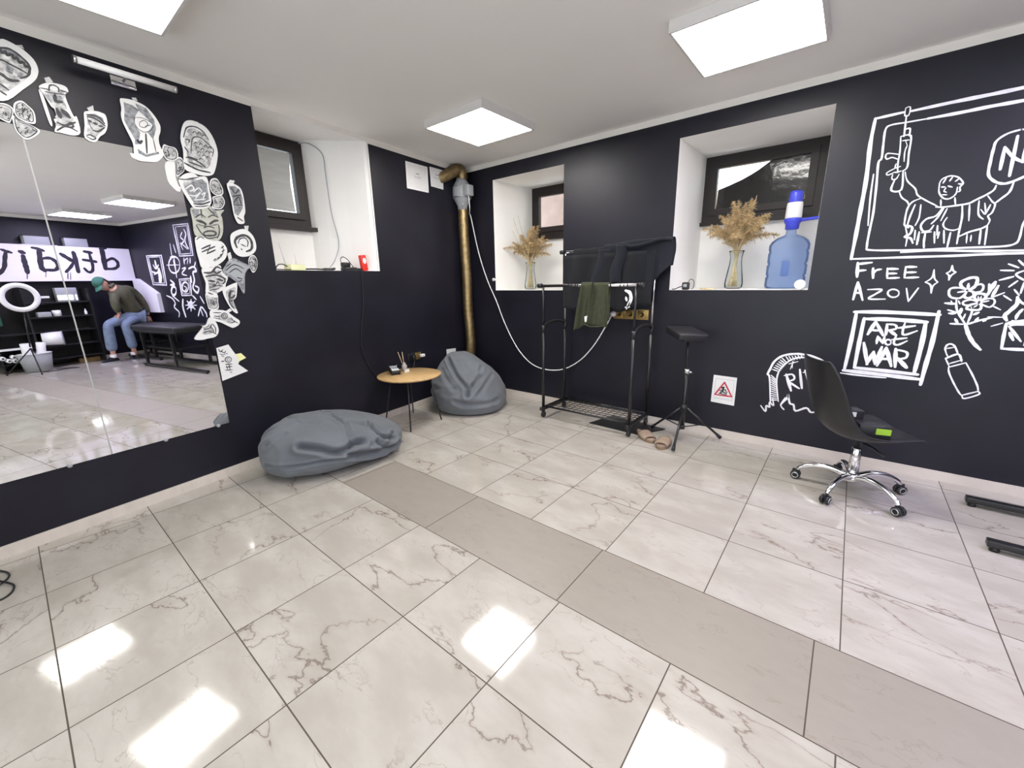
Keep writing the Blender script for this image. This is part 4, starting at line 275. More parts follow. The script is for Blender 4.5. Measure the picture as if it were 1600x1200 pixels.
# ------------------------------------------------------------------ floor
X1=7.75; Y0=-5.2; SL0=-5.6
def floor_material():
    m=bpy.data.materials.new('marble_tiles'); m.use_nodes=True; nt=m.node_tree; b=nt.nodes['Principled BSDF']; L=nt.links
    def nd(t,**k):
        n=nt.nodes.new(t)
        for a,v in k.items(): setattr(n,a,v)
        return n
    def put(sock,v):
        if isinstance(v,(int,float)): sock.default_value=v
        elif isinstance(v,tuple): sock.default_value=v
        else: L.new(v,sock)
    def mth(op,a,b_=None,c=None):
        n=nd('ShaderNodeMath',operation=op); put(n.inputs[0],a)
        if b_ is not None: put(n.inputs[1],b_)
        if c is not None: put(n.inputs[2],c)
        return n.outputs[0]
    def mix(f,a,c):
        n=nd('ShaderNodeMix',data_type='RGBA'); put(n.inputs[0],f); put(n.inputs[6],a); put(n.inputs[7],c); return n.outputs[2]
    def mixf(f,a,c):
        n=nd('ShaderNodeMix',data_type='FLOAT'); put(n.inputs[0],f); put(n.inputs[2],a); put(n.inputs[3],c); return n.outputs[0]
    g=nd('ShaderNodeNewGeometry'); sp=nd('ShaderNodeSeparateXYZ'); L.new(g.outputs['Position'],sp.inputs[0]); x,y=sp.outputs[0],sp.outputs[1]
    far=mth('GREATER_THAN',y,-1.919); near=mth('LESS_THAN',y,-2.332)
    strip=mth('MULTIPLY',mth('MULTIPLY',mth('SUBTRACT',1.0,far),mth('SUBTRACT',1.0,near)),mth('GREATER_THAN',x,1.056))
    tx=mth('DIVIDE',mth('SUBTRACT',x,.977),.4505)
    ty=mixf(far,mth('DIVIDE',mth('ADD',y,2.332),.4445),mth('DIVIDE',mth('ADD',y,1.919),.4455))
    sx=mth('DIVIDE',mth('SUBTRACT',x,1.922),.8425); sy=mth('DIVIDE',mth('ADD',y,2.332),.413)
    cx=mixf(strip,tx,sx); cy=mixf(strip,ty,sy)
    fx=mth('FRACT',cx); fy=mth('FRACT',cy); ix=mth('FLOOR',cx); iy=mth('FLOOR',cy)
    ex=mth('MINIMUM',fx,mth('SUBTRACT',1.0,fx)); ey=mth('MINIMUM',fy,mth('SUBTRACT',1.0,fy))
    dx=mth('MULTIPLY',ex,mixf(strip,.4505,.8425)); dy=mth('MULTIPLY',ey,mixf(strip,.445,.413))
    d=mth('MINIMUM',dx,dy)
    grout=mth('LESS_THAN',d,.0021)
    cid=nd('ShaderNodeCombineXYZ'); put(cid.inputs[0],ix); put(cid.inputs[1],iy); put(cid.inputs[2],mth('ADD',mth('MULTIPLY',far,7.3),mth('MULTIPLY',strip,3.1)))
    wn=nd('ShaderNodeTexWhiteNoise',noise_dimensions='3D'); L.new(cid.outputs[0],wn.inputs[0])
    vsub=nd('ShaderNodeVectorMath',operation='MULTIPLY_ADD'); L.new(wn.outputs['Color'],vsub.inputs[0]); vsub.inputs[1].default_value=(37,53,71); L.new(g.outputs['Position'],vsub.inputs[2])
    mp=nd('ShaderNodeMapping'); L.new(vsub.outputs[0],mp.inputs[0]); mp.inputs['Rotation'].default_value=(0,0,.55); mp.inputs['Scale'].default_value=(1.0,2.1,1)
    P=mp.outputs[0]
    def noi(scale,detail=5,rough=.55,dist=0):
        n=nd('ShaderNodeTexNoise'); L.new(P,n.inputs['Vector']); n.inputs['Scale'].default_value=scale; n.inputs['Detail'].default_value=detail; n.inputs['Roughness'].default_value=rough; n.inputs['Distortion'].default_value=dist
        return n.outputs['Fac']
    def line(f,c,w):
        q=nd('ShaderNodeMapRange',interpolation_type='SMOOTHSTEP'); put(q.inputs[0],mth('ABSOLUTE',mth('SUBTRACT',f,c))); q.inputs[1].default_value=0; q.inputs[2].default_value=w; q.inputs[3].default_value=1; q.inputs[4].default_value=0
        return q.outputs[0]
    def ramp(f,a,c):
        q=nd('ShaderNodeMapRange',interpolation_type='SMOOTHSTEP'); put(q.inputs[0],f); q.inputs[1].default_value=a; q.inputs[2].default_value=c; return q.outputs[0]
    n1=noi(1.15,8,.52,.25); n2=noi(.9,2); n3=noi(2.6,7,.55,.4); n4=noi(3.0,6); n5=noi(16,4)
    v1=mth('MULTIPLY',line(n1,.5,.0055),ramp(n2,.40,.56))
    v1b=mth('MULTIPLY',line(n1,.5,.022),ramp(n2,.40,.56))
    v2=mth('MULTIPLY',line(n3,.52,.007),ramp(n4,.42,.58))
    base=mix(ramp(n4,.3,.7),(.408,.378,.333,1),(.495,.468,.424,1))
    base=mix(mth('MULTIPLY',ramp(n5,.45,.75),.25),base,(.40,.362,.31,1))
    base=mix(mth('MULTIPLY',v1b,.28),base,(.34,.285,.24,1)); base=mix(mth('MULTIPLY',v2,.5),base,(.30,.25,.21,1)); base=mix(mth('MULTIPLY',v1,.75),base,(.17,.135,.11,1))
    st=mix(noi(9,6,.65),(.270,.238,.205,1),(.325,.292,.250,1))
    st=mix(mth('MULTIPLY',line(noi(7,3),.62,.02),.25),st,(.18,.13,.10,1))
    c=mix(strip,base,st); c=mix(grout,c,(.10,.083,.07,1))
    L.new(c,b.inputs['Base Color'])
    put(b.inputs['Roughness'],mixf(grout,mixf(strip,mth('ADD',.05,mth('MULTIPLY',n5,.05)),.42),.7))
    put(b.inputs['Specular IOR Level'],mixf(grout,.62,.0)) 
    wn2=nd('ShaderNodeVectorMath',operation='SUBTRACT'); L.new(wn.outputs['Color'],wn2.inputs[0]); wn2.inputs[1].default_value=(.5,.5,.5)
    sc=nd('ShaderNodeVectorMath',operation='MULTIPLY_ADD'); L.new(wn2.outputs[0],sc.inputs[0]); sc.inputs[1].default_value=(.007,.007,0)
    bp=nd('ShaderNodeBump'); bp.inputs['Strength'].default_value=.5; bp.inputs['Distance'].default_value=.002
    put(bp.inputs['Height'],mth('MULTIPLY',n5,.12))
    L.new(bp.outputs[0],sc.inputs[2]); nv=nd('ShaderNodeVectorMath',operation='NORMALIZE'); L.new(sc.outputs[0],nv.inputs[0]); L.new(nv.outputs[0],b.inputs['Normal'])
    return m
a0=LWp(SL0,0); 
q=MB(); q.prism([V(-.1,.1,-.1),V(-.1,Y0-.1,-.1),V(X1+.1,Y0-.1,-.1),V(X1+.1,.1,-.1)],(0,0,.1)); 
fl=build(q,'floor',floor_material(),kind='structure',base=False)
q=MB(); q.prism([V(-1.2,1.3,H_CEIL),V(-1.2,Y0-.1,H_CEIL),V(X1+.2,Y0-.1,H_CEIL),V(X1+.2,1.3,H_CEIL)],(0,0,.1)); build(q,'ceiling',M_CEIL,kind='structure',base=False)
# ------------------------------------------------------------------ back wall with two deep window niches
ZN,ZT=1.183,2.315
NA=(.433,1.312,.47,1.312,.66); NB=(2.352,3.297,2.357,3.245,.74)   # x0,x1 at the front, x0,x1 at the back, depth
q=MB(); xs=[0,NA[0],NA[1],NB[0],NB[1],X1]
for i in range(5):
    if i in(1,3):
        q.quad(V(xs[i],0,0),V(xs[i+1],0,0),V(xs[i+1],0,ZN),V(xs[i],0,ZN)); q.quad(V(xs[i],0,ZT),V(xs[i+1],0,ZT),V(xs[i+1],0,H_PAINT),V(xs[i],0,H_PAINT))
    else: q.quad(V(xs[i],0,0),V(xs[i+1],0,0),V(xs[i+1],0,H_PAINT),V(xs[i],0,H_PAINT))
q.quad(V(0,0,H_PAINT),V(X1,0,H_PAINT),V(X1,0,H_CEIL),V(0,0,H_CEIL),2)
def niche(q,n,win):
    x0,x1,b0,b1,D=n; wx0,wx1,wz0,wz1=win
    q.quad(V(x0,0,ZN),V(x1,0,ZN),V(b1,D,ZN),V(b0,D,ZN),1); q.quad(V(x0,0,ZT),V(x1,0,ZT),V(b1,D,ZT),V(b0,D,ZT),1)
    q.quad(V(x0,0,ZN),V(x0,0,ZT),V(b0,D,ZT),V(b0,D,ZN),1); q.quad(V(x1,0,ZN),V(x1,0,ZT),V(b1,D,ZT),V(b1,D,ZN),1)
    q.quad(V(b0,D,ZN),V(b1,D,ZN),V(b1,D,wz0),V(b0,D,wz0),1)
    for a,c in((b0,wx0),(wx1,b1)):
        if c-a>1e-4: q.quad(V(a,D,wz0),V(c,D,wz0),V(c,D,ZT),V(a,D,ZT),1)
    if ZT-wz1>1e-4: q.quad(V(b0,D,wz1),V(b1,D,wz1),V(b1,D,ZT),V(b0,D,ZT),1)
WA=(.47,1.24,1.775,2.315); WB=(2.357,3.245,1.768,2.315)
niche(q,NA,WA); niche(q,NB,WB)
build(q,'wall_back',[M_BLACKWALL,M_WHITE,M_BAND],kind='structure',base=False,fixn=False)
# left wall with a niche reaching the ceiling
SA,SB=-2.231,-1.300; ZL=1.395
def LQ(q,s0,s1,z0,z1,mi=0,o0=0,o1=None):
    o1=o0 if o1 is None else o1
    q.quad(LWp(s0,z0,o0),LWp(s1,z0,o1),LWp(s1,z1,o1),LWp(s0,z1,o0),mi)
q=MB(); LQ(q,SL0,SA,0,H_PAINT); LQ(q,SA,SB,0,ZL); LQ(q,SB,0,0,H_PAINT); LQ(q,SL0,SA,H_PAINT,H_CEIL,2); LQ(q,SA,SB,H_PAINT+.012,H_CEIL,2); LQ(q,SB,0,H_PAINT,H_CEIL,2)
DN=-.43; SWA,SWB=-2.30,-1.633; LW0,LW1=1.775,2.443
LQ(q,SA,SWA,ZL,H_CEIL,1,0,DN)
jam=[(SB,0),(SB-.03,-.02),(-1.44,-.16),(-1.56,-.30),(-1.615,-.385),(SWB,DN)]
for (s0,o0),(s1,o1) in zip(jam,jam[1:]): LQ(q,s0,s1,ZL,H_CEIL,1,o0,o1)
LQ(q,SWA,SWB,ZL,LW0,1,DN); LQ(q,SWA,SWB,LW1,H_CEIL,1,DN)
q.add([LWp(SA,ZL),LWp(SWA,ZL,DN),LWp(SWB,ZL,DN)]+[LWp(s,ZL,o) for s,o in jam[::-1][1:]],[list(range(8))],1)
q.add([LWp(SA,H_PAINT+.012),LWp(SWA,LW1+.004,DN),LWp(SWB,LW1+.004,DN)]+[LWp(s,H_PAINT+.012,o) for s,o in jam[::-1][1:]],[list(range(8))],1)
q.box((0,0,0),(.012,.004,H_PAINT-ZL),1,xf=frame(LWp(SB+.002,(H_PAINT+ZL)/2,.002),LD,z=(0,0,1)))
build(q,'wall_left',[M_BLACKWALL,M_WHITE,M_BAND],kind='structure',base=False,fixn=False)
q=MB(); q.quad(V(X1,0,0),V(X1,Y0,0),V(X1,Y0,H_PAINT),V(X1,0,H_PAINT)); q.quad(V(X1,0,H_PAINT),V(X1,Y0,H_PAINT),V(X1,Y0,H_CEIL),V(X1,0,H_CEIL),1)
build(q,'wall_right',[M_BLACKWALL,M_BAND],kind='structure',base=False,fixn=False)
q=MB(); GX0,GX1,GZ0,GZ1=1.8,6.9,.75,2.25; xa=a0.x-.2  # unseen front wall, white for fill; opening added to let in daylight
for x0,x1,z0,z1 in((xa,GX0,0,H_CEIL),(GX1,X1,0,H_CEIL),(GX0,GX1,0,GZ0),(GX0,GX1,GZ1,H_CEIL)): q.quad(V(x0,Y0,z0),V(x1,Y0,z0),V(x1,Y0,z1),V(x0,Y0,z1))
build(q,'wall_front',M_WHITE,kind='structure',base=False,fixn=False)
# baseboards
BB=.062
q=MB(); q.box((0,0,0),(abs(SL0),.012,BB),xf=frame(LWp(SL0/2,BB/2,.006),LD)); q.tube([LWp(SL0,BB-.003,.009),LWp(-.01,BB-.003,.009)],.003,6); build(q,'baseboard_left',M_BASE,kind='structure')
q=MB(); q.box((X1/2,-.006,BB/2),(X1,.012,BB)); q.tube([V(0,-.009,BB-.003),V(X1,-.009,BB-.003)],.003,6); build(q,'baseboard_back',M_BASE,kind='structure')
q=MB(); q.box((X1-.006,Y0/2,BB/2),(.012,abs(Y0),BB)); build(q,'baseboard_right',M_BASE,kind='structure')
# outside light wells
q=MB(); q.box((2.8,2.2,1.5),(4.2,.1,1.55)); tag(build(q,'light_well_wall',M_PEACH,kind='structure'),'peach rendered wall outside the right window','wall')
q=MB(); q.box((.2,1.45,2.4),(1.6,.1,2.6)); tag(build(q,'light_well_wall',M_PINK,kind='structure'),'pinkish rendered wall outside the middle window','wall')
# ------------------------------------------------------------------ windows
def window(name,fn,a0,a1,z0,z1,fw=.085,sash=.045,depth=.06,sill=None):
    """fn(a,z,off) -> point, off positive into the room"""
    def bar(q,aa,ab,za,zb,o0,o1):
        q.add([fn(aa,za,o0),fn(ab,za,o0),fn(ab,zb,o0),fn(aa,zb,o0),fn(aa,za,o1),fn(ab,za,o1),fn(ab,zb,o1),fn(aa,zb,o1)],[(0,1,2,3),(4,7,6,5),(0,4,5,1),(1,5,6,2),(2,6,7,3),(3,7,4,0)])
    def ringf(q,aa,ab,za,zb,w,o0,o1):
        bar(q,aa,ab,za,za+w,o0,o1); bar(q,aa,ab,zb-w,zb,o0,o1); bar(q,aa,aa+w,za+w,zb-w,o0,o1); bar(q,ab-w,ab,za+w,zb-w,o0,o1)
    q=MB(); ringf(q,a0,a1,z0,z1,fw*.62,-.03,.012); root=build(q,name,M_FRAME,kind='structure')
    q=MB(); e=fw*.5; ringf(q,a0+e,a1-e,z0+e,z1-e,sash,-.022,.028); build(q,'sash',M_FRAME,root)
    q=MB(); g=e+sash-.004; bar(q,a0+g,a1-g,z0+g,z1-g,-.006,0); build(q,'pane',M_GLASS,root)
    if sill:
        q=MB(); bar(q,sill[0],sill[1],sill[2],sill[3],-.01,sill[4]); build(q,'window_sill',M_FRAME,root)
    return root,bar
wl,_=window('window_1',lambda a,z,o:LWp(a,z,DN+o),SWA+.004,SWB-.004,LW0,LW1-.003,.10,.05,sill=(-2.28,-1.605,1.735,1.768,.055))
wa,_=window('window_2',lambda a,z,o:V(a,NA[4]-o,z),WA[0],WA[1],WA[2],WA[3]+.003,.10,.055,sill=(.475,1.24,1.738,1.77,.05))
wb,_=window('window_3',lambda a,z,o:V(a,NB[4]-o,z),WB[0],WB[1],WB[2],WB[3]+.003,.105,.055,sill=(2.335,3.24,1.735,1.765,.06))
# blind hanging a little askew inside the left window, daylight leaking past its edge
q=MB(); f=lambda s,z:LWp(s,z,DN+.004)
q.prism([f(-2.19,2.337),f(-1.748,2.334),f(-1.772,2.1),f(-1.762,1.885),f(-2.19,1.885)],LN*.003)
tag(build(q,'window_blind',M_BLIND),'grey cloth blind over the left window pane','blind')
# torn black film over the right window pane
q=MB(); fm=lambda x,z:V(x,NB[4]-.006,z)
q.prism([fm(2.47,1.83),fm(2.477,2.035),fm(2.57,2.062),fm(2.663,2.094),fm(2.725,2.122),fm(2.778,2.15),fm(2.835,2.188),fm(2.87,2.212),fm(3.16,2.222),fm(3.165,1.83)],(0,-.002,0))
tag(build(q,'window_film',M_FILM),'torn glossy black film over the right window pane','film')
# ------------------------------------------------------------------ ceiling lamps
def panel(cx,cy,label,cool=False):
    t=thing('ceiling_panel_light',label,'ceiling light',(cx,cy,H_CEIL-.056),'square led panels on the ceiling')
    q=MB(); z0=H_CEIL-.056; z1=H_CEIL-.001; a=.302; w=.012
    for sx in(-1,1):
        q.box((cx+sx*(a-w/2),cy,(z0+z1)/2),(w,2*a,z1-z0)); q.box((cx,cy+sx*(a-w/2),(z0+z1)/2),(2*a-2*w,w,z1-z0))
    q.box((cx,cy,z1-.004),(2*a-.02,2*a-.02,.006)); build(q,'lamp_frame',M_LFRAME,t)
    q=MB(); q.box((cx,cy,z0+.006),(2*a-2*w-.002,2*a-2*w-.002,.006)); build(q,'diffuser',M_DIFFV if cool else (M_DIFF2 if cy<-2 else M_DIFF),t)
    return t
panel(1.104,-.896,'square lit ceiling panel nearest the bronze duct in the corner')
panel(2.968,-.914,'square lit ceiling panel in front of the right window niche')
panel(4.83,-.91,'square lit ceiling panel above the black tattoo bed',True)
panel(6.70,-.91,'square lit ceiling panel nearest the white lettered sign',True)
panel(1.146,-3.093,'square lit ceiling panel nearest the left mirror, cut by the top edge')
panel(2.99,-3.093,'square lit ceiling panel directly above the camera',False)
panel(4.85,-3.093,'square lit ceiling panel behind and right of the camera',False)
panel(6.70,-3.093,'square lit ceiling panel over the ring light end of the room',False)
# ------------------------------------------------------------------ painted murals on the back wall
def mural(key,name,label,fn=lambda a,b,o:BWp(a,b,o),m=M_PAINT,cat='wall painting',w=1.22,off=.0014):
    q=MB()
    for i,s in enumerate(PAINT[key]):
        pts=[(s[k]/1000,s[k+1]/1000) for k in range(1,len(s),2)]
        q.stroke(pts,s[0]/1000*w,fn,off+.00004*(i%14))
    return tag(build(q,name,m),label,cat)
mural('hero','painted_mural','large framed white wall painting of a figure raising a rifle and a shield')
mural('free','painted_lettering','white hand-painted words FREE AZOV under the large framed figure')
mural('sparkle','painted_star','larger white four-pointed sparkle beside the words FREE AZOV')
mural('sparkle2','painted_star','smaller white four-pointed sparkle, the upper right of two')
mural('artwar','painted_poster','white painted double frame around the words ART NOT WAR')
mural('flower','painted_flower','white painted sprig with two open flowers right of the lettering')
mural('church','painted_building','white painted onion-domed building with rays, cut by the right edge')
mural('lipstick','painted_lipstick','white painted lipstick bottle below the flower sprig')
mural('grave','painted_gravestone','white painted RIP gravestone half hidden by the black swivel chair')
FA='seen in the mirror, '
mural('artA','painted_picture','framed white painting of an arm and plant, seen in the mirror by the white slope')
mural('artB','painted_picture','tall framed white painting seen highest in the mirror beside the paper cut-outs')
mural('artC','painted_crosshair','white painted crosshair with a long stem seen in the mirror')
mural('artD','painted_picture','small framed white oval painting seen low in the mirror')
mural('artE','painted_letters','white painted scribbled letters and rose stem seen at the mirror edge')
mural('artF','painted_doodles','white painted sun and doodles seen in the mirror just above the bed')
# ------------------------------------------------------------------ mirror and paper cut-outs on the left wall
def mirror_panel(s0,s1,label,clips):
    z0,z1=.376,2.041
    t=thing('wall_mirror',label,'mirror',LWp((s0+s1)/2,z0,.0),'mirror panels on the left wall')
    q=MB(); q.add([LWp(s0,z0,.001),LWp(s1,z0,.001),LWp(s1,z1,.001),LWp(s0,z1,.001),LWp(s0,z0,.006),LWp(s1,z0,.006),LWp(s1,z1,.006),LWp(s0,z1,.006)],[(4,5,6,7),(0,1,5,4),(1,2,6,5),(2,3,7,6),(3,0,4,7)])
    build(q,'mirror_glass',M_MIRROR,t)
    for s in clips:
        q=MB(); q.lathe([(0,-.001),(.011,-.001),(.011,.004),(.008,.007),(0,.0075)],LWp(s,z0-.001,.007),axis=LN,seg=14); build(q,'mirror_clip',M_GPL,t)
mirror_panel(-3.326,-2.722,'right panel of the large wall mirror, paper cut-outs along its edge',[-2.79,-3.08])
q=MB(); q.prism([LWp(-3.332,.376,.0055),LWp(-3.326,.376,.0055),LWp(-3.326,2.041,.0055),LWp(-3.332,2.041,.0055)],LN*.0012); tag(build(q,'seam_strip',mat('pale_strip',(.40,.41,.39),.4)),'pale strip covering the joint between the two mirror panels','strip')
mirror_panel(-4.55,-3.332,'left panel of the large wall mirror, cut by the left photo edge',[-3.50,-4.0])
SL={'balloon':'big paper cut-out of a hot-air balloon at the top left corner','tower':'paper cut-out of a tower shape hung by a tape strip, left of the wall lamp','strip':'narrow white paper strip behind the tower cut-out','halfface':'paper cut-out partly off the left edge below the balloon','rosette':'small round paper cut-out of a rosette above the mirror seam','bowl':'white bowl-shaped paper cut-out over the top of the mirror seam','maskface':'grey paper cut-out of a sly mask face beside the tower','vase':'tall grey paper cut-out of a rose in a vase shape under the wall lamp','whitetag':'white paper corner peeping from behind the rose vase cut-out','eye':'small paper cut-out between the rose vase and the big oval cut-out','castle':'big oval paper cut-out of swirling scales near the mirror corner','longwhite':'blank white paper flap at the top right corner of the mirror','bud':'small paper cut-out of a bud tucked under the big oval','jar':'tapered grey paper cut-out of a patterned cup below the big oval','gem':'upper of two small knobbly paper cut-outs right of the patterned cup','hand':'lower of two small knobbly paper cut-outs right of the patterned cup','totem':'long narrow grey paper cut-out hanging alone to the right','demon':'aged grey paper cut-out of a grinning demon mask','oval':'white rounded paper cut-out with a barred N emblem and laurel','horseshoe':'round white paper cut-out with a curled horseshoe drawing','ray':'dark grey paper cut-out shaped like a manta ray','scroll':'tiny paper cut-out of a scroll beside the grey ray','cowboy':'paper cut-out of a grinning face under a wide hat','shell':'small paper cut-out under the hatted face','horn':'white horn-shaped paper cut-out left below the grey ray','token':'long rounded paper cut-out with a coiled drawing','bird':'white bird-shaped paper cut-out at the lower mirror edge','flash':'angular white paper with small lettering stuck on with yellow tape'}
for k,d in STICK.items():
    if k not in SL: continue
    o=d['f']; P2=lambda L:[(L[i]/1000,L[i+1]/1000) for i in range(0,len(L),2)]
    out=P2(d['o']); c=Vector((sum(p[0] for p in out)/len(out),min(p[1] for p in out)))
    t=thing('paper_cutout',SL[k],'paper drawing',LWp(c.x,c.y,.006),'paper cut-outs around the mirror')
    # smooth the traced outline, give the sheet thickness and a slight curl off the wall
    n=len(out); sm=[]
    for i in range(n):
        p0,p1,p2,p3=[Vector(out[(i+j-1)%n]) for j in range(4)]
        for a in range(3):
            u=a/3; sm.append(.5*((2*p1)+(p2-p0)*u+(2*p0-5*p1+4*p2-p3)*u*u+(3*p1-p0-3*p2+p3)*u*u*u) if k not in('flash','whitetag') else p1.lerp(p2,u))
    q=MB(); q.prism([LWp(p.x,p.y,o) for p in sm],LN*.0009)
    base={'demon':M_PAPERO,'ray':M_PAPERG}.get(k,M_PAPER)
    mi=1
    if d['w']: q.add([LWp(a,b,o+.0010) for a,b in P2(d['w'])],[list(range(len(d['w'])//2))],3)
    for g in d['g']: q.add([LWp(a,b,o+.0012) for a,b in P2(g)],[list(range(len(g)//2))],1)
    for i,s in enumerate(d['i']): q.stroke(P2(s[1:]),max(.0035,s[0]*(1.0 if k=='oval' else 1.5)/1000),LWp,o+.0015+.00003*(i%10),2)
    if k=='jar':
        for i,s in enumerate(PAINT['jarwhite']): q.stroke(P2(s[1:]),s[0]/1000,LWp,o+.0019+.00003*i,0)
    build(q,'paper_sheet',[base,M_PAPERG if k!='ray' else M_GPL,M_INK,M_WASH],t,fixn=False)
    for g in d['t']:
        q=MB(); q.prism([LWp(a,b,o+.0021 if i>1 else .0012) for i,(a,b) in enumerate(P2(g))],LN*.0006); build(q,'tape',M_TAPEY if k=='flash' else M_TAPE,t)
# ------------------------------------------------------------------ picture lamp above the mirror
t=thing('wall_lamp','unlit white bar lamp on a bracket above the mirror','lamp',LWp(-2.9,2.33,0))
q=MB(); q.tube([LWp(-3.108,2.362,.12),LWp(-2.702,2.362,.12)],.0155,18); build(q,'lamp_tube',M_WPL,t)
for s in(-3.105,-2.705):
    q=MB(); q.tube([LWp(s-.006,2.362,.12),LWp(s+.006,2.362,.12)],.0165,18); build(q,'end_cap',M_STEEL,t)
q=MB(); q.box((0,0,0),(.105,.022,.045),xf=frame(LWp(-2.9,2.354,.012),LD),bev=.004); build(q,'wall_plate',M_CHROME,t)
q=MB(); q.tube([LWp(-2.9,2.36,.02),LWp(-2.9,2.37,.07),LWp(-2.9,2.362,.112)],.006,8); build(q,'bracket_arm',M_CHROME,t)
# ------------------------------------------------------------------ corner: sheets, duct, fan, cord
for pts,lab in (([(-.868,2.397),(-.573,2.402),(-.577,2.163),(-.872,2.160)],'white document in a clear sleeve, farther from the corner duct'),([(-.543,2.412),(-.345,2.416),(-.350,2.228),(-.537,2.232)],'white document behind the bronze duct elbow')):
    t=thing('wall_notice',lab,'notice',LWp((pts[0][0]+pts[1][0])/2,pts[2][1],.003),'notices at the top of the left wall')
    q=MB(); q.prism([LWp(a,b,.003) for a,b in pts],LN*.0015); build(q,'clear_sleeve',M_WPL,t)
    cx=sum(a for a,b in pts)/4; cz=sum(b for a,b in pts)/4
    q=MB(); q.prism([LWp(cx+(a-cx)*.88,cz+(b-cz)*.86,.0052) for a,b in pts],LN*.0006)
    def dash(a,b,z,w): q.stroke([(cx+a,cz+z),(cx+b,cz+z)],w,LWp,.0062,1,.9)
    dash(-.015,.02,.03,.012); dash(-.05,.05,.005,.004); dash(-.04,.04,-.008,.004)
    build(q,'printed_sheet',[M_PAPER,M_GPL],t,fixn=False)
DX,DY=.105,-.125
t=thing('ventilation_duct','bronze foil flexible duct running up the room corner','duct',(DX,DY,.35))
def corr(pts,r,amp=.0035,pitch=.016):
    Q=[];R=[]
    for a,b in zip(pts,pts[1:]):
        n=max(2,int((b-a).length/(pitch/2)))
        for i in range(n): Q.append(a.lerp(b,i/n)); R.append(r+(amp if len(Q)%2 else -amp))
    Q.append(pts[-1]);R.append(r); return Q,R
q=MB(); P=smooth_line([V(.10,DY,.36),V(.118,-.125,.45),V(.122,-.125,.7),V(.105,DY,.95),V(.108,DY,1.3),V(.10,DY,1.6),V(.093,-.125,1.85),V(.09,-.12,2.065)],6); a,b=corr(P,.056); q.tube(a,b,16); build(q,'duct_riser',M_GOLD,t)
q=MB(); P=smooth_line([V(.10,-.125,2.355),V(.105,-.125,2.405),V(.10,-.16,2.445),V(.075,-.22,2.42),V(.045,-.30,2.372),V(.012,-.385,2.33)],6); a,b=corr(P,.058); q.tube(a,b,16); build(q,'duct_elbow',M_GOLD,t)
t=thing('inline_fan','grey inline fan set into the bronze duct','fan',(DX,DY,2.05))
q=MB(); FX=.093
q.lathe([(.053,2.045),(.055,2.085),(.058,2.09),(.098,2.165),(.102,2.17),(.102,2.275),(.098,2.28),(.062,2.335),(.056,2.34),(.054,2.37)],(FX,-.125,0),seg=28); build(q,'fan_body',M_GPL,t)
q=MB(); q.box((FX+.115,-.145,2.225),(.085,.09,.11),bev=.012); build(q,'junction_box',M_GPL,t)
q=MB(); q.box((FX-.09,-.20,2.215),(.03,.05,.16),bev=.006); build(q,'mount_bracket',M_GPL,t)
for z in (2.168,2.278):
    q=MB(); q.tube([V(FX+.103*math.cos(a),-.125+.103*math.sin(a),z) for a in [2*PI*i/24 for i in range(24)]],.004,6,closed=True); build(q,'clamp_band',M_STEEL,t)
q=MB(); q.tube([V(FX+.08,-.20,2.10),V(FX+.08,-.20,2.075)],.012,10); build(q,'cable_gland',M_GPL,t)
q=MB(); q.tube(smooth_line([V(.215,-.16,2.20),V(.24,-.17,2.13),V(.225,-.15,2.04),V(.17,-.10,2.0),V(.15,-.06,1.97),V(.219,-.03,1.596),V(.33,-.025,1.30),V(.456,-.025,1.07),V(.56,-.025,.85),V(.676,-.025,.655),V(.78,-.025,.525),V(.895,-.025,.43),V(1.0,-.025,.383),V(1.107,-.025,.365),V(1.23,-.025,.368),V(1.346,-.03,.394),V(1.46,-.03,.45),V(1.566,-.03,.53),V(1.66,-.035,.63),V(1.732,-.035,.732),V(1.825,-.04,.887),V(1.862,-.045,.955)],6),.0055,8)
tag(build(q,'fan_cable',M_WPL),'long white cord looping along the back wall from fan to outlet','cord')
q=MB(); q.lathe([(0,0),(.023,0),(.026,.012),(.022,.035),(.008,.05),(0,.052)],(1.872,-.006,.972),axis=(0,-1,0),seg=18); tag(build(q,'power_plug',M_WPL),'round white plug in the left end of the brass outlet','plug')
t=thing('triple_outlet','brass three-gang outlet behind the clothes rack','outlet',(2.03,-.004,.93))
q=MB(); q.box((2.03,-.007,.974),(.33,.011,.09),bev=.004); build(q,'cover_plate',M_BRASS,t)
for i in range(3):
    q=MB(); q.box((1.925+i*.105,-.0145,.974),(.075,.006,.072),bev=.002); q.lathe([(.020,0),(.022,.002),(.024,0)],(1.925+i*.105,-.018,.974),axis=(0,-1,0),seg=18); build(q,'socket',M_BRASS,t)
# left wall outlet with white charger, brass plate
t=thing('double_outlet','dark outlet with a brass plate on the left wall behind the oak table','outlet',LWp(-.95,.50,.002))
q=MB(); q.box((0,0,0),(.20,.011,.085),xf=frame(LWp(-.945,.545,.006),LD),bev=.004); build(q,'cover_plate',M_BLKPL,t)
q=MB(); q.box((0,0,0),(.08,.008,.072),xf=frame(LWp(-.905,.545,.014),LD),bev=.003); build(q,'socket',M_BRASS,t)
q=MB(); q.box((0,0,0),(.05,.035,.03),xf=frame(LWp(-.87,.547,.038),LD),bev=.006); tag(build(q,'phone_charger',M_WPL),'small white charger plugged in behind the oak table','charger')
q=MB(); q.box((0,0,0),(.035,.05,.06),xf=frame(LWp(-1.0,.542,.04),LD),bev=.008); q.tube(smooth_line([LWp(-1.0,.515,.05),LWp(-1.02,.47,.06),LWp(-1.05,.40,.05),LWp(-1.06,.30,.04)]),.004,6); tag(build(q,'black_adapter',M_BLKPL),'black adapter with hanging lead in the left wall outlet','adapter')
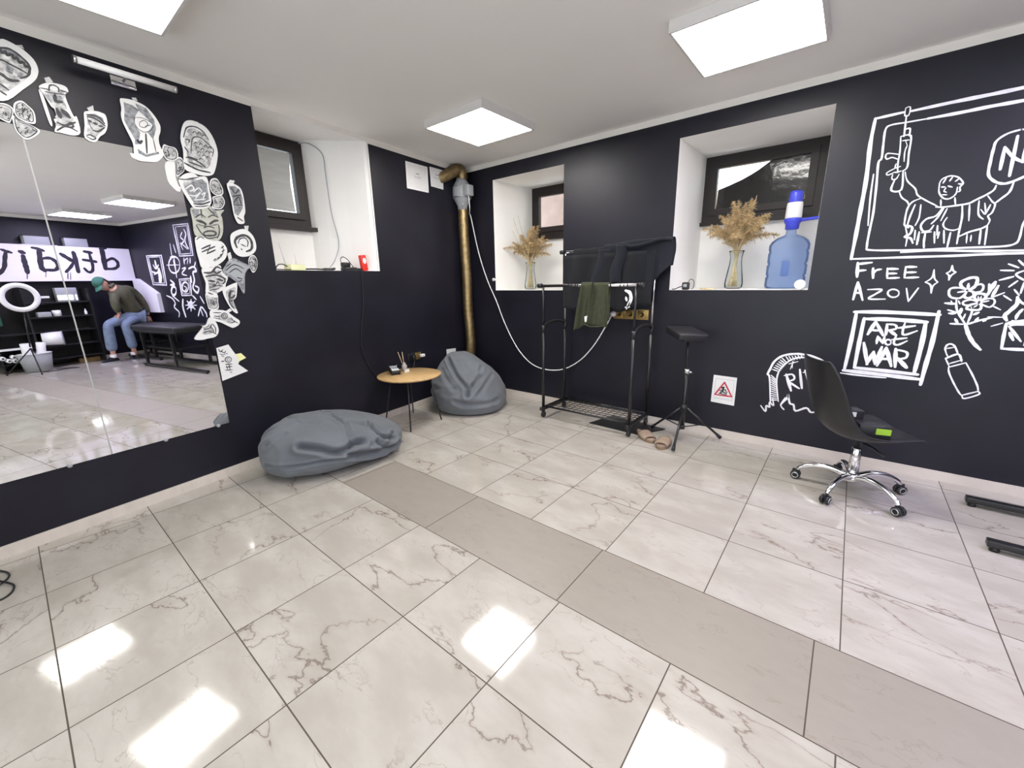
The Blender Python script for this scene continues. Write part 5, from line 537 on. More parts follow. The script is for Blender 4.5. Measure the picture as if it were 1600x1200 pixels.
q=MB(); q.prism([LWp(-.455,.545,.004),LWp(-.295,.535,.004),LWp(-.30,.42,.004),LWp(-.455,.43,.004)],LN*.0012); tag(build(q,'wall_card',M_PAPER),'small white card on the wall behind the upright bean bag','card')
q=MB(); q.tube(smooth_line([LWp(-1.45,1.405,-.03),LWp(-1.475,1.40,.004),LWp(-1.497,1.36,.006),LWp(-1.509,1.14,.006),LWp(-1.567,.863,.006),LWp(-1.582,.72,.006),LWp(-1.536,.566,.006),LWp(-1.444,.44,.008),LWp(-1.25,.36,.012),LWp(-1.09,.40,.02)],8),.004,6)
tag(build(q,'black_cable',M_BLKPL),'black cable hanging from the left ledge down behind the table','cable')
# ------------------------------------------------------------------ things on the left ledge
zl=ZL+.001
q=MB(); q.tube(smooth_line([LWp(-1.66,2.43,-.415),LWp(-1.60,2.43,-.35),LWp(-1.55,2.35,-.27),LWp(-1.545,2.2,-.262),LWp(-1.54,1.9,-.255),LWp(-1.52,1.65,-.23),LWp(-1.58,1.50,-.22),LWp(-1.70,1.42,-.15),LWp(-1.76,1.402,-.13)],8),.0045,8)
tag(build(q,'router_cable',M_GPL),'thin grey cable arching from the left window down to the ledge','cable')
t=thing('wifi_router','pale yellow router with two aerials on the left ledge','router',LWp(-2.02,zl,-.10))
q=MB(); q.box((0,0,0),(.12,.10,.045),xf=frame(LWp(-2.03,zl+.0235,-.10),LD),bev=.008); build(q,'router_body',M_YEL,t)
for ds in(-.045,.04):
    q=MB(); q.tube([LWp(-2.03+ds,zl+.04,-.14),LWp(-2.045+ds*1.3,zl+.21,-.145)],[.006,.004],8); build(q,'aerial',M_WPL,t)
q=MB(); q.tube(smooth_line([LWp(-2.09,zl+.03,-.10),LWp(-2.13,zl+.045,-.08),LWp(-2.18,zl+.04,-.06),LWp(-2.205,zl+.01,-.05),LWp(-2.17,zl+.006,-.04),LWp(-2.10,zl+.006,-.035)]),.004,6); tag(build(q,'router_lead',M_BLKPL),'black lead curling left of the pale yellow router','cable')
q=MB(); q.tube(smooth_line([LWp(-1.95,zl+.012,-.09),LWp(-1.88,zl+.012,-.05),LWp(-1.80,zl+.008,-.035),LWp(-1.72,zl+.02,-.05),LWp(-1.70,zl+.012,-.09),LWp(-1.77,zl+.018,-.10),LWp(-1.82,zl+.01,-.06),LWp(-1.74,zl+.008,-.03)]),.0065,6); tag(build(q,'cable_coil',M_BLKPL),'black coiled lead in the middle of the left ledge','cable')
t=thing('power_adapter','black double power adapter with a looped lead on the left ledge','adapter',LWp(-1.58,zl,-.06))
q=MB(); q.box((0,0,0),(.12,.07,.03),xf=frame(LWp(-1.57,zl+.015,-.06),LD),bev=.006); q.box((0,0,0),(.07,.05,.04),xf=frame(LWp(-1.60,zl+.05,-.06),LD),bev=.008); q.box((0,0,0),(.10,.04,.024),xf=frame(LWp(-1.475,zl+.012,-.05),LD),bev=.005); build(q,'adapter_body',M_BLKPL,t)
q=MB(); q.tube(smooth_line([LWp(-1.63,zl+.05,-.06),LWp(-1.645,zl+.09,-.06),LWp(-1.62,zl+.115,-.06),LWp(-1.58,zl+.095,-.055),LWp(-1.555,zl+.06,-.05),LWp(-1.53,zl+.03,-.05)]),.0035,6); build(q,'adapter_lead',M_BLKPL,t)
t=thing('red_dispenser','upright red plastic pack with a white patch on the left ledge','dispenser',LWp(-1.44,zl,-.04))
q=MB(); q.box((0,0,0),(.058,.035,.135),xf=frame(LWp(-1.435,zl+.068,-.035),LD)@Matrix.Rotation(-.10,4,'Y'),bev=.006); build(q,'pack',M_RED,t)
q=MB(); q.sphere((0,0,0),(.018,.006,.026),xf=frame(LWp(-1.434,zl+.085,-.017),LD)@Matrix.Rotation(-.10,4,'Y')); build(q,'label_patch',M_WPL,t)
# ------------------------------------------------------------------ dried grass bouquets in glass vases
def bouquet(bx,by,bz,label,vlabel,seed,scale=1.0,spikes=(),nplume=20):
    rnd=random.Random(seed)
    tv=thing('glass_vase',vlabel,'vase',(bx,by,bz),'glass vases of dried grass')
    q=MB(); H=.30*scale
    prof=[(0,.004),(.05,.004),(.066,.014),(.068,.05),(.058,.12),(.046,.20),(.044,.25),(.052,.29),(.058,.30),(.055,.301),(.049,.29),(.041,.25),(.043,.20),(.055,.12),(.065,.05),(.062,.018),(0,.012)]
    q.lathe([(r*scale,z*scale) for r,z in prof],(bx,by,bz),seg=30); build(q,'vase_glass',M_GLASS,tv)
    t=thing('dried_grass_bouquet',label,'dried grass',(bx,by,bz+.02),'dried grass bouquets')
    q=MB(); tips=[]
    for i in range(26):
        a=rnd.uniform(0,2*PI); r0=rnd.uniform(0,.045)*scale; a2=a+PI+rnd.uniform(-.8,.8)
        p0=V(bx+r0*math.cos(a2),by+r0*math.sin(a2),bz+.02); neck=V(bx+.018*math.cos(a)*scale,by+.018*math.sin(a)*scale,bz+.30*scale)
        sp=rnd.uniform(.2,1); top=V(bx+.15*sp*math.cos(a)*scale,by+.10*sp*math.sin(a)*scale,bz+(.36+rnd.uniform(0,.14))*scale)
        q.tube(smooth_line([p0,neck,top],4),[.0042]*9,5,0); tips.append((neck,top,a,sp))
    for p in spikes: q.tube(smooth_line([V(bx,by,bz+.28),V(bx+p[0]*.5,by,bz+.28+p[1]*.42),V(bx+p[0],by-.02,bz+.28+p[1])],5),[.002]*11,5); 
    build(q,'stems',M_STRAW,t)
    q=MB(); q.tube([V(bx+.034*scale*math.cos(a),by+.034*scale*math.sin(a),bz+.292*scale) for a in [2*PI*i/20 for i in range(20)]],.006,6,closed=True); build(q,'twine',M_STRAW,t)
    for i in range(nplume):
        neck,top,a,sp=tips[i]
        sp=((i+.5)/nplume)**.6; a=2*PI*i*.381966+rnd.uniform(-.3,.3)
        dirv=V(math.cos(a)*sp*.62,math.sin(a)*sp*.42,1.12-sp*.55).normalized()
        base=neck.lerp(V(bx,by,top.z),.3)+dirv*.03; Ln=rnd.uniform(.24,.33)*scale*(1.12-.25*sp)
        q=MB(); axis=[]
        droop=V(math.cos(a),math.sin(a)*.6,-1.1)*.12*sp**2
        for k in range(9):
            u=k/8; axis.append(base+dirv*Ln*u+droop*u*u*scale)
        q.tube(axis,[.0018]*9,4)
        for k in range(330):
            u=rnd.uniform(.05,1); k0=min(7,int(u*8)); p=axis[k0].lerp(axis[k0+1],u*8-k0)
            d=Vector((rnd.gauss(0,1),rnd.gauss(0,1),rnd.gauss(0,1))).normalized(); d=(d*.9+dirv*.75-V(0,0,.15)).normalized()
            l=(.022+.036*math.sin(PI*min(1,u*.9+.12)))*rnd.uniform(.6,1.25)*scale; w=d.orthogonal().normalized()*.0023
            if rnd.random()<.5: w=w.cross(d).normalized()*.0016
            m=p+d*l*.55+V(0,0,-.004); e=p+d*l+V(0,0,-.010)
            q.add([p-w*.6,p+w*.6,m+w,e,m-w],[(0,1,2,3,4)])
        build(q,'plume',M_GRASS,t,fixn=False)
    return t
bouquet(.695,.30,ZN,'dried grass bouquet in the middle niche, a long bare spike leaning left','clear glass vase in the middle niche behind the clothes rack',3,.98,spikes=[(-.36,.60),(-.22,.5),(-.15,.52)],nplume=22)
bouquet(2.765,.32,ZN,'dried grass bouquet in the right niche beside the blue water bottle','clear glass vase beside the blue water bottle',8,1.0,spikes=[(.1,.42),(-.05,.4)],nplume=24)
# ------------------------------------------------------------------ water bottle with pump
bx,by,bz=3.115,.36,ZN
t=thing('water_bottle','big blue nineteen litre water bottle with a hand pump in the right niche','water bottle',(bx,by,bz))
q=MB(); R=.132
prof=[(0,.012),(.10,.006),(.122,.004),(R,.02),(R,.085),(R-.006,.092),(R-.006,.10),(R,.107),(R,.175),(R-.006,.182),(R-.006,.192),(R,.2),(R,.265),(R-.005,.272),(R-.005,.282),(R,.29),(R,.325),(.118,.352),(.085,.378),(.05,.392),(.034,.402),(.031,.44),(.033,.452)]
q.lathe(prof,(bx,by,bz),seg=40); build(q,'bottle_body',M_BLUE,t)
q=MB(); q.box((bx+.005,by-R+.004,bz+.15),(.05,.022,.11),bev=.01); build(q,'grip',M_BLUE,t)
q=MB(); q.lathe([(.036,.435),(.044,.438),(.046,.475),(.052,.482),(.058,.50),(.058,.512),(0,.513)],(bx,by,bz),seg=28); build(q,'pump_collar',M_BLUED,t)
q=MB(); q.lathe([(.050,.513),(.054,.52),(.052,.60),(.049,.625),(0,.626)],(bx,by,bz),seg=28); build(q,'pump_body',M_WPL,t)
q=MB(); q.lathe([(.042,.626),(.044,.632),(.043,.69),(.036,.705),(0,.707)],(bx,by,bz),seg=28); build(q,'pump_button',M_BLUED,t)
q=MB(); q.tube(smooth_line([V(bx+.05,by-.01,bz+.497),V(bx+.12,by-.03,bz+.50),V(bx+.18,by-.045,bz+.50),V(bx+.20,by-.05,bz+.485)],5),.011,10); build(q,'spout',M_BLUED,t)
q=MB(); q.lathe([(0,0),(.022,0),(.032,.004),(.034,.010),(.03,.015),(0,.016)],(3.243,.06,ZN+.035),axis=(0,-1,.25),seg=22); q.lathe([(.011,0),(.012,.02),(0,.02)],(3.243,.066,ZN),seg=12); tag(build(q,'white_disc',M_WPL),'round white lid standing at the right end of the right niche sill','lid')
t=thing('action_charger','small black cube charger with a lead at the left end of the right niche','charger',(2.46,.06,ZN))
q=MB(); q.box((2.465,.06,ZN+.032),(.055,.045,.06),bev=.01); build(q,'charger_body',M_BLKPL,t)
q=MB(); q.box((2.465,.036,ZN+.036),(.028,.003,.024),bev=.001); build(q,'grey_label',M_GPL,t)
q=MB(); q.tube(smooth_line([V(2.435,.06,ZN+.03),V(2.41,.05,ZN+.02),V(2.385,.05,ZN+.008),V(2.36,.045,ZN+.006)]),.004,6); q.tube(smooth_line([V(2.48,.06,ZN+.06),V(2.50,.06,ZN+.085),V(2.525,.06,ZN+.07),V(2.525,.06,ZN+.02),V(2.51,.055,ZN+.005)]),.0025,6); build(q,'lead',M_BLKPL,t)
q=MB(); q.prism([V(2.86,.12,ZN+.001),V(2.97,.12,ZN+.001),V(2.95,.20,ZN+.001),V(2.83,.20,ZN+.001)],(0,0,.006)); tag(build(q,'white_booklet',M_PAPER),'white booklet lying in front of the blue water bottle','booklet')
q=MB(); q.box((2.62,.10,ZN+.008),(.10,.05,.014),bev=.003); tag(build(q,'wooden_block',M_STRAW),'small pale wooden block on the right niche sill beside the vase','block')
q=MB(); q.lathe([(0,0),(.012,0),(.012,.02),(.018,.024),(.018,.03),(0,.031)],(.425,-.001,1.30),axis=(0,-1,0),seg=14); tag(build(q,'wall_hook',M_WPL),'tiny white hook at the left edge of the middle niche','hook')
# ------------------------------------------------------------------ clothes rack
RX0,RX1,RF,RB=1.395,2.255,-.455,-.085
t=thing('clothes_rack','black double-rail rolling clothes rack with chrome rails','clothes rack',(1.82,-.27,0))
ZF,ZB=1.236,1.535
for x in(RX0,RX1):
    for y,zt in((RF,ZF),(RB,ZB)):
        q=MB(); q.tube([V(x,y,.10),V(x,y,.86)],.0145,14); build(q,'lower_post',M_BLKMT,t)
        q=MB(); q.tube([V(x,y,.85),V(x,y,zt)],.0095,12); build(q,'upper_post',M_CHROME if y==RB else M_BLKMT,t)
        q=MB(); q.lathe([(.0185,-.03),(.02,0),(.0185,.03)],(x,y,.855),seg=14); build(q,'height_collar',M_BLKPL,t)
        q=MB(); yy=y+(.0 if y==RF else 0); q.tube([V(x-.011,yy,.034),V(x+.011,yy,.034)],.027,16); build(q,'caster',M_BLKPL,t)
        q=MB(); q.box((x,yy,.068),(.026,.03,.03),bev=.006); build(q,'caster_fork',M_BLKPL,t)
    q=MB(); q.tube(smooth_line([V(x,RF,.865),V(x,RF+.06,.895),V(x,(RF+RB)/2,.91),V(x,RB-.06,.895),V(x,RB,.865)],5),.013,10); build(q,'cross_bridge',M_BLKPL,t)
    q=MB(); q.box((x,(RF+RB)/2,.095),(.034,RB-RF+.09,.034),bev=.008); build(q,'foot_bar',M_BLKMT,t)
q=MB(); q.tube([V(RX0-.03,RF,ZF),V(RX1+.03,RF,ZF)],.0135,16); build(q,'front_rail',M_CHROME,t)
q=MB(); q.tube([V(RX0-.03,RB,ZB),V(RX1+.03,RB,ZB)],.0135,16); build(q,'rear_rail',M_CHROME,t)
for x,y,z in((RX0-.035,RF,ZF),(RX1+.035,RF,ZF),(RX0-.035,RB,ZB),(RX1+.035,RB,ZB)):
    q=MB(); q.tube([V(x-.022,y,z),V(x+.022,y,z)],.019,14); build(q,'end_cap',M_BLKPL,t)
for x in(1.66,1.69,1.73,1.75,2.045,2.05,2.13,2.16,2.19):
    q=MB(); q.tube([V(x-.004,RF,ZF),V(x+.004,RF,ZF)],.0155,14); build(q,'rail_ring',M_BLKPL,t)
q=MB(); 
for k in range(7): 
    y=RF+.03+k*(RB-RF-.06)/6; q.tube([V(RX0,y,.115),V(RX1,y,.115)],.0035,6)
for k in range(15):
    x=RX0+.03+k*(RX1-RX0-.06)/14; q.tube([V(x,RF+.02,.119),V(x,RB-.02,.119)],.0025,6)
q.tube([V(RX0,RF+.01,.115),V(RX1,RF+.01,.115)],.008,8); q.tube([V(RX0,RB-.01,.115),V(RX1,RB-.01,.115)],.008,8)
build(q,'shoe_shelf',M_BLKMT,t)
# garments
def drape(x0,x1,y,z,r,front,back,seed,wob=.018,fl=0,fn=None,thick=.006):
    """cloth folded over a rail along x; front/back give the hanging lengths as functions of u"""
    nu,nv=34,40
    def f(u,v):
        x=x0+(x1-x0)*u; L1=front(u); L2=back(u); tot=L1+L2+PI*r; s=v*tot
        n=noise.noise(V(u*6+seed,v*1.2,seed)); n2=noise.noise(V(u*15+seed,v*2.0,seed*2))
        if s<L1: yy=y-r; zz=z-(L1-s); hang=(L1-s)/max(L1,.01)
        elif s<L1+PI*r: a=(s-L1)/r; yy=y-r*math.cos(a); zz=z+r*math.sin(a); hang=0
        else: yy=y+r; zz=z-(s-L1-PI*r); hang=(s-L1-PI*r)/max(L2,.01)
        k=min(1,hang*2.2)
        yy+=(n*wob*1.6+n2*wob*.8)*k*(1 if s>L1 else 1); x+=n*wob*k
        if s<L1: yy=min(yy,y-r*.6)
        else: 
            if s>L1+PI*r: yy=max(yy,y+r*.6)
        p=V(x,yy,zz)
        return fn(p,u,v) if fn else p
    q=MB(); q.grid(f,nu,nv); return q
def solid(o,th=.004):
    m=o.modifiers.new('cloth_thickness','SOLIDIFY'); m.thickness=th; m.offset=0
    return o
t=thing('black_trousers','black trousers folded over the rear rail, left end','trousers',(1.66,RB,1.0))
q=drape(1.49,1.86,RB,ZB+.002,.018,lambda u:.42+.05*math.sin(u*5),lambda u:.30,3); solid(build(q,'cloth',M_BLKCL,t))
q=MB(); q.stroke([(1.52,1.30),(1.50,1.15),(1.53,1.09)],.008,BWp,-RB+.031,0); build(q,'seam',M_BLKCL,t)
def jf(p,u,v):
    e=max(0,u-.62)/.38; b=math.exp(-((u-.55)/.32)**2)
    k=max(0,1-abs(p.z-ZB)/.5)
    return V(p.x+.0*e,p.y-.02*b*k,p.z+(.035*b+.03*e)*max(0,1-abs(p.z-ZB)/.12))
t=thing('navy_jacket','dark navy jacket bunched over the right end of the rear rail','jacket',(2.1,RB,1.0))
q=drape(1.80,2.395,RB,ZB+.006,.03,lambda u:.34-.20*max(0,(u-.62)/.38)**1.0+.02*math.sin(u*9),lambda u:.26-.1*u,9,wob=.026,fn=jf); solid(build(q,'body',M_NAVY,t),.006)
q=MB(); q.grid(lambda u,v:V(1.76+.12*u-.06*v+.015*math.sin(v*6),RB-.05-.02*math.sin(PI*u),ZB+.0-.33*v),8,16); q.grid(lambda u,v:V(1.93+.10*u-.05*v+.012*math.sin(v*7),RB-.058-.02*math.sin(PI*u),ZB+.025-.31*v),8,16); solid(build(q,'sleeve',M_NAVY,t),.006)
q=MB(); q.tube(smooth_line([V(1.98,RB-.06,ZB+.03),V(2.08,RB-.075,ZB+.005),V(2.2,RB-.07,ZB+.02),V(2.30,RB-.055,ZB+.045),V(2.385,RB-.03,ZB+.04)],6),[.012]*25,8); build(q,'collar',M_NAVY,t)
t=thing('black_shirt','black shirt hanging low behind the front rail with a white print','shirt',(1.85,-.2,.98))
q=MB()
q.grid(lambda u,v:V(1.40+.86*u,-.14+.018*math.sin(u*21+v*2)+.012*noise.noise(V(u*9,v*3,2)),1.50-(.47+.03*math.sin(u*12))*v),40,14); solid(build(q,'cloth',M_BLKCL,t),.005)
q=MB(); fb=lambda a,b,o:V(a,-.165-o,b)
for s,w in (([(2.045,1.185),(2.085,1.165),(2.095,1.11),(2.07,1.06)],.03),([(2.05,1.13),(2.06,1.10)],.02),([(2.05,1.045),(2.085,1.05)],.018),([(2.09,1.09),(2.06,1.03)],.012)): q.stroke(s,w,fb,.006)
build(q,'print',M_PAINT,t)
t=thing('olive_shorts','olive green shorts folded over the front chrome rail','shorts',(1.91,RF,.84))
def sf(p,u,v):
    h=max(0,ZF-p.z); return V(p.x-(.10*(1-u)+.02)*h*1.0+.02*h*math.sin(u*7),p.y-.05*h*math.sin(PI*min(1,u*1.0)),p.z)
q=drape(1.815,2.035,RF,ZF+.002,.018,lambda u:.315+.02*u,lambda u:.28,14,wob=.016,fn=sf); solid(build(q,'near_leg',M_OLIVE,t),.005)
q=drape(1.80,1.90,RF,ZF+.0,.024,lambda u:.37-.06*u,lambda u:.26,17,wob=.014,fn=lambda p,u,v:V(p.x-.16*max(0,ZF-p.z)*(1-u*.6),p.y-.018,p.z)); solid(build(q,'far_leg',M_OLIVE,t),.005)
q=MB(); q.prism([V(1.845,-.508,.985),V(1.872,-.508,.995),V(1.866,-.508,.945),V(1.85,-.508,.94)],(0,-.002,0)); build(q,'white_tag',M_WPL,t)
q=MB(); q.tube([V(1.83,-.50,.925),V(1.90,-.512,.905),V(1.98,-.51,.91),V(2.03,-.50,.92)],.005,8); build(q,'hem',M_OLIVE,t)
q=MB(); q.prism([V(1.83,-.345,.001),V(2.31,-.365,.001),V(2.44,-.10,.001),V(1.91,-.035,.001)],(0,0,.006)); tag(build(q,'floor_mat',M_BLKPL),'flat black mat on the tiles under the clothes rack','mat')
# ------------------------------------------------------------------ armrest stand, slippers, warning sheet
t=thing('armrest_stand','black padded tripod armrest stand beside the clothes rack','stand',(2.62,-.265,0))
cx,cy=2.625,-.27
q=MB(); pm=frame((2.60,-.285,.872),V(.62,-.78,-.10),z=V(.10,-.06,1)); q.box((0,0,0),(.30,.215,.055),xf=pm,bev=.014); build(q,'pad',M_BLKLEA,t)
q=MB(); q.box((0,0,-.034),(.24,.12,.014),xf=pm); build(q,'pad_plate',M_BLKMT,t)
q=MB(); q.tube([V(cx,cy,.55),V(cx-.01,cy-.005,.84)],.010,12); build(q,'inner_pole',M_BLKMT,t)
q=MB(); q.tube([V(cx,cy,.10),V(cx,cy,.57)],.015,14); build(q,'outer_pole',M_BLKMT,t)
q=MB(); q.lathe([(.019,-.02),(.022,0),(.019,.02)],(cx,cy,.575),seg=14); q.tube([V(cx,cy,.575),V(cx+.045,cy-.03,.575)],.008,8); build(q,'clamp_knob',M_STEEL,t)
q=MB(); q.lathe([(.022,-.03),(.026,0),(.022,.03)],(cx,cy,.275),seg=14); build(q,'leg_hub',M_BLKPL,t)
q=MB(); q.lathe([(.02,-.015),(.02,.015)],(cx,cy,.115),seg=14); build(q,'brace_hub',M_BLKPL,t)
for fx,fy in((2.652,-.552),(2.872,-.075),(2.338,-.150)):
    q=MB(); q.tube([V(cx,cy,.275)+V(fx-cx,fy-cy,0)*.07,V(fx,fy,.02)],.0095,10); leg=build(q,'leg',M_BLKMT,t)
    q=MB(); d=V(fx-cx,fy-cy,-.25).normalized(); q.tube([V(fx,fy,.022)-d*.04,V(fx,fy,.018)],[.012,.015],10); build(q,'rubber_foot',M_BLKPL,leg)
    q=MB(); q.tube([V(cx,cy,.115),V(cx,cy,.275).lerp(V(fx,fy,.02),.55)],.005,8); build(q,'brace',M_BLKMT,t)
def slipper(x,y,ang,label):
    t=thing('slipper',label,'slipper',(x,y,0),'pair of beige slippers')
    M=Matrix.Translation((x,y,0))@Matrix.Rotation(ang,4,'Z')
    n=26; ol=[]
    for i in range(n):
        a=2*PI*i/n; u=math.cos(a); w=.047+.008*u; ol.append((.135*u*(1-.03*abs(math.sin(a))),w*math.sin(a)*(1.0 if u>0 else .92)))
    q=MB(); q.prism([M@V(a,b,.001) for a,b in ol],(0,0,.022)); build(q,'sole',M_SANDD,t)
    q=MB(); q.prism([M@V(a*.95,b*.93,.023) for a,b in ol],(0,0,.006)); build(q,'insole',M_SAND,t)
    q=MB(); q.grid(lambda u,v:M@V(-.015+.105*u,(.053+.004*u-.012*u*u)*math.cos(PI*v),.020+(.042-.018*u)*math.sin(PI*v)**.7),10,16); solid(build(q,'upper_band',M_SAND,t),.008)
slipper(2.37,-.385,math.atan2(-.22,.24),'left beige slipper, nearer the clothes rack')
slipper(2.545,-.435,math.atan2(-.28,-.08)+.35,'right beige slipper, by the tripod leg')
t=thing('warning_sheet','white sheet with a red warning triangle taped low on the back wall','notice',(2.844,-.002,.28))
pts=[(2.76,.513),(2.930,.510),(2.931,.280),(2.757,.287)]
q=MB(); q.prism([BWp(a,b,.002) for a,b in pts],(0,-.001,0))
for s,w in (([(2.779,.487),(2.912,.485)],.0025),([(2.912,.485),(2.912,.318)],.0025),([(2.912,.318),(2.779,.322)],.0025),([(2.779,.322),(2.779,.487)],.0025),([(2.79,.328),(2.90,.326)],.002)): q.stroke(s,w,BWp,.0034,1,1)
for i,(a,b) in enumerate(zip([(2.845,.462),(2.783,.352),(2.907,.352)],[(2.783,.352),(2.907,.352),(2.845,.462)])): q.stroke([a,b],.012,BWp,.0036+i*.0001,2,1)
for s,w in (([(2.832,.415),(2.842,.418)],.016),([(2.825,.395),(2.858,.402)],.008),([(2.842,.412),(2.836,.385),(2.82,.368)],.01),([(2.836,.385),(2.866,.372)],.009),([(2.815,.392),(2.832,.38)],.006),([(2.858,.395),(2.872,.38)],.007),([(2.81,.366),(2.87,.362)],.006)): q.stroke(s,w,BWp,.004,3,1)
build(q,'sheet',[M_PAPER,M_GPL,M_REDINK,M_BLKPL],t,fixn=False)
# ------------------------------------------------------------------ swivel chair
CX,CY=3.69,-.51
t=thing('swivel_chair','black plastic shell swivel chair on a chrome five-star base','chair',(CX,CY,0))
ang=.50; M=Matrix.Translation((CX,CY,0))@Matrix.Rotation(ang,4,'Z')
prof=[V(-.312,0,.822),V(-.295,0,.75),V(-.268,0,.64),V(-.235,0,.52),V(-.19,0,.425),V(-.12,0,.375),V(-.02,0,.362),V(.08,0,.372),V(.16,0,.388),V(.195,0,.394),V(.215,0,.395)]
wid=[.135,.182,.205,.215,.222,.226,.228,.228,.225,.215,.175]
curl=[.02,.035,.05,.062,.072,.07,.06,.05,.04,.028,.012]
PP=smooth_line(prof,4); n=len(PP)
def shell(u,v):
    i=v*(n-1); a=int(min(n-2,i)); f=i-a; p=PP[a].lerp(PP[a+1],f); j=v*(len(wid)-1); b=int(min(len(wid)-2,j)); g=j-b
    w=wid[b]*(1-g)+wid[b+1]*g; c=curl[b]*(1-g)+curl[b+1]*g
    s=2*u-1; t_=(PP[min(a+2,n-1)]-PP[max(a-1,0)]).normalized(); nn=V(-t_.z,0,t_.x)
    if nn.z<0 and v>.5: nn=-nn
    nn=V(max(0,-t_.z)*1.0,0,max(.0,t_.x)).normalized() if True else nn
    return M@(p+V(0,w*s,0)+nn*c*(abs(s)**2.4))
q=MB(); q.grid(shell,25,45); o=build(q,'seat_shell',M_BLKPL,t,fixn=False); solid(o,.007)
q=MB(); q.lathe([(.014,.10),(.027,.10),(.027,.285),(.022,.29),(0,.29)],(CX,CY,0),seg=22); build(q,'gas_column',M_CHROME,t)
q=MB(); q.lathe([(.016,.285),(.016,.34),(.05,.345),(.07,.357),(0,.358)],(CX,CY,0),seg=22); build(q,'seat_mount',M_BLKPL,t)
q=MB(); q.tube([V(CX,CY,.335),M@V(.02,-.11,.325),M@V(.02,-.19,.315)],.007,8); build(q,'height_lever',M_BLKPL,t)
q=MB(); q.lathe([(.036,.075),(.040,.085),(.040,.115),(.030,.13),(.018,.132)],(CX,CY,0),seg=22); hub=build(q,'base_hub',M_CHROME,t)
for k in range(5):
    a=math.radians(175.5+72*k); d=V(math.cos(a),math.sin(a),0); c0=V(CX,CY,0)
    P=smooth_line([c0+d*.03+V(0,0,.105),c0+d*.10+V(0,0,.125),c0+d*.18+V(0,0,.118),c0+d*.245+V(0,0,.088),c0+d*.27+V(0,0,.062)],5)
    q=MB(); q.tube(P,[.019-.007*i/(len(P)-1) for i in range(len(P))],12); sp=build(q,'base_leg',M_CHROME,t)
    sd=Vector((-d.y,d.x,0)); wc=c0+d*.275+V(0,0,.029)
    for s in(-1,1):
        q=MB(); q.lathe([(0,-.009),(.022,-.009),(.027,-.005),(.027,.005),(.022,.009),(0,.009)],wc+sd*s*.014,axis=sd,seg=18); cs=build(q,'caster',M_BLKPL,sp)
        q=MB(); q.tube([wc+sd*s*.0235+(d*math.cos(b)+V(0,0,math.sin(b)))*.0165 for b in [2*PI*i/18 for i in range(18)]],.0028,6,closed=True); build(q,'caster_ring',M_STEEL,sp)
    q=MB(); q.box((0,0,0),(.04,.012,.03),xf=frame(wc+V(0,0,.022),d),bev=.005); build(q,'caster_fork',M_BLKPL,sp)
bm_=M@Matrix.Translation((-.045,-.055,.412))@Matrix.Rotation(-.25,4,'Z')
t=thing('product_box','black box with a lime green label lying in the swivel chair','box',(CX,CY,.366))
q=MB(); q.box((0.05,-.02,.0085),(.14,.11,.103),xf=bm_,bev=.003); build(q,'carton',M_BLKPL,t)
q=MB(); q.box((.085,-.0755,.03),(.065,.002,.034),xf=bm_); build(q,'green_label',M_GREEN,t)
t=thing('product_box','black box with a small white label behind the lime-labelled box','box',(CX,CY,.43))
q=MB(); q.box((-.01,.085,.032),(.09,.09,.15),xf=bm_@Matrix.Rotation(.2,4,'Z'),bev=.003); build(q,'carton',M_BLKPL,t)
q=MB(); q.box((-.022,.0395,.085),(.034,.002,.028),xf=bm_@Matrix.Rotation(.2,4,'Z')); build(q,'white_label',M_WPL,t)
# ------------------------------------------------------------------ tattoo beds (runners show at the right edge)
def bed(x0,x1,y0,y1,top,label,runx0,runx1):
    t=thing('tattoo_bed',label,'bed',((x0+x1)/2,(y0+y1)/2,0))
    q=MB(); q.box(((x0+x1)/2,(y0+y1)/2,top-.045),(x1-x0,y1-y0,.09),bev=.025); build(q,'cushion',M_BLKLEA,t)
    q=MB(); q.box(((x0+x1)/2,(y0+y1)/2,top-.105),(x1-x0-.08,y1-y0-.10,.03)); build(q,'bed_frame',M_BLKMT,t)
    q=MB(); q.box(((x0+x1)/2,(y0+y1)/2,.33),(x1-x0-.25,y1-y0-.16,.025)); build(q,'lower_shelf',M_BLKMT,t)
    for y in(y0+.05,y1-.05):
        q=MB(); q.box(((runx0+runx1)/2,y,.038),(runx1-runx0,.045,.032),bev=.004); rn=build(q,'runner',M_BLKMT,t)
        for x in(runx0+.03,runx1-.03):
            q=MB(); q.lathe([(.0,.001),(.018,.001),(.016,.022),(0,.022)],(x,y,0),seg=12); build(q,'rubber_foot',M_BLKPL,rn)
        for x in(x0+.22,x1-.22):
            q=MB(); q.box((x,y,(top-.12)/2+.027),(.045,.035,top-.174)); build(q,'leg',M_BLKMT,t)
    return t
bed(4.82,6.15,-.855,-.255,.69,'black tattoo bed on long floor runners, cut by the right photo edge',4.20,6.05)
bed(6.30,7.58,-.47,-.09,.655,'black tattoo bed the seated person leans on, seen in the mirror',6.36,7.52)
# cable on the floor, left edge
q=MB(); q.tube(smooth_line([V(.45,-3.90,.006),V(.575,-3.80,.005),V(.66,-3.765,.006),V(.72,-3.775,.008),V(.74,-3.80,.010),V(.70,-3.84,.012),V(.62,-3.88,.010),V(.55,-3.92,.006)],6),.0042,8)
q.tube(smooth_line([V(.60,-3.86,.018),V(.713,-3.795,.015),V(.785,-3.756,.008),V(.835,-3.755,.006),V(.868,-3.768,.006),V(.885,-3.795,.006),V(.87,-3.84,.006),V(.80,-3.90,.006)],6),.0042,8)
tag(build(q,'floor_cable',M_BLKPL),'dark cable coiled on the floor at the left photo edge','cable')
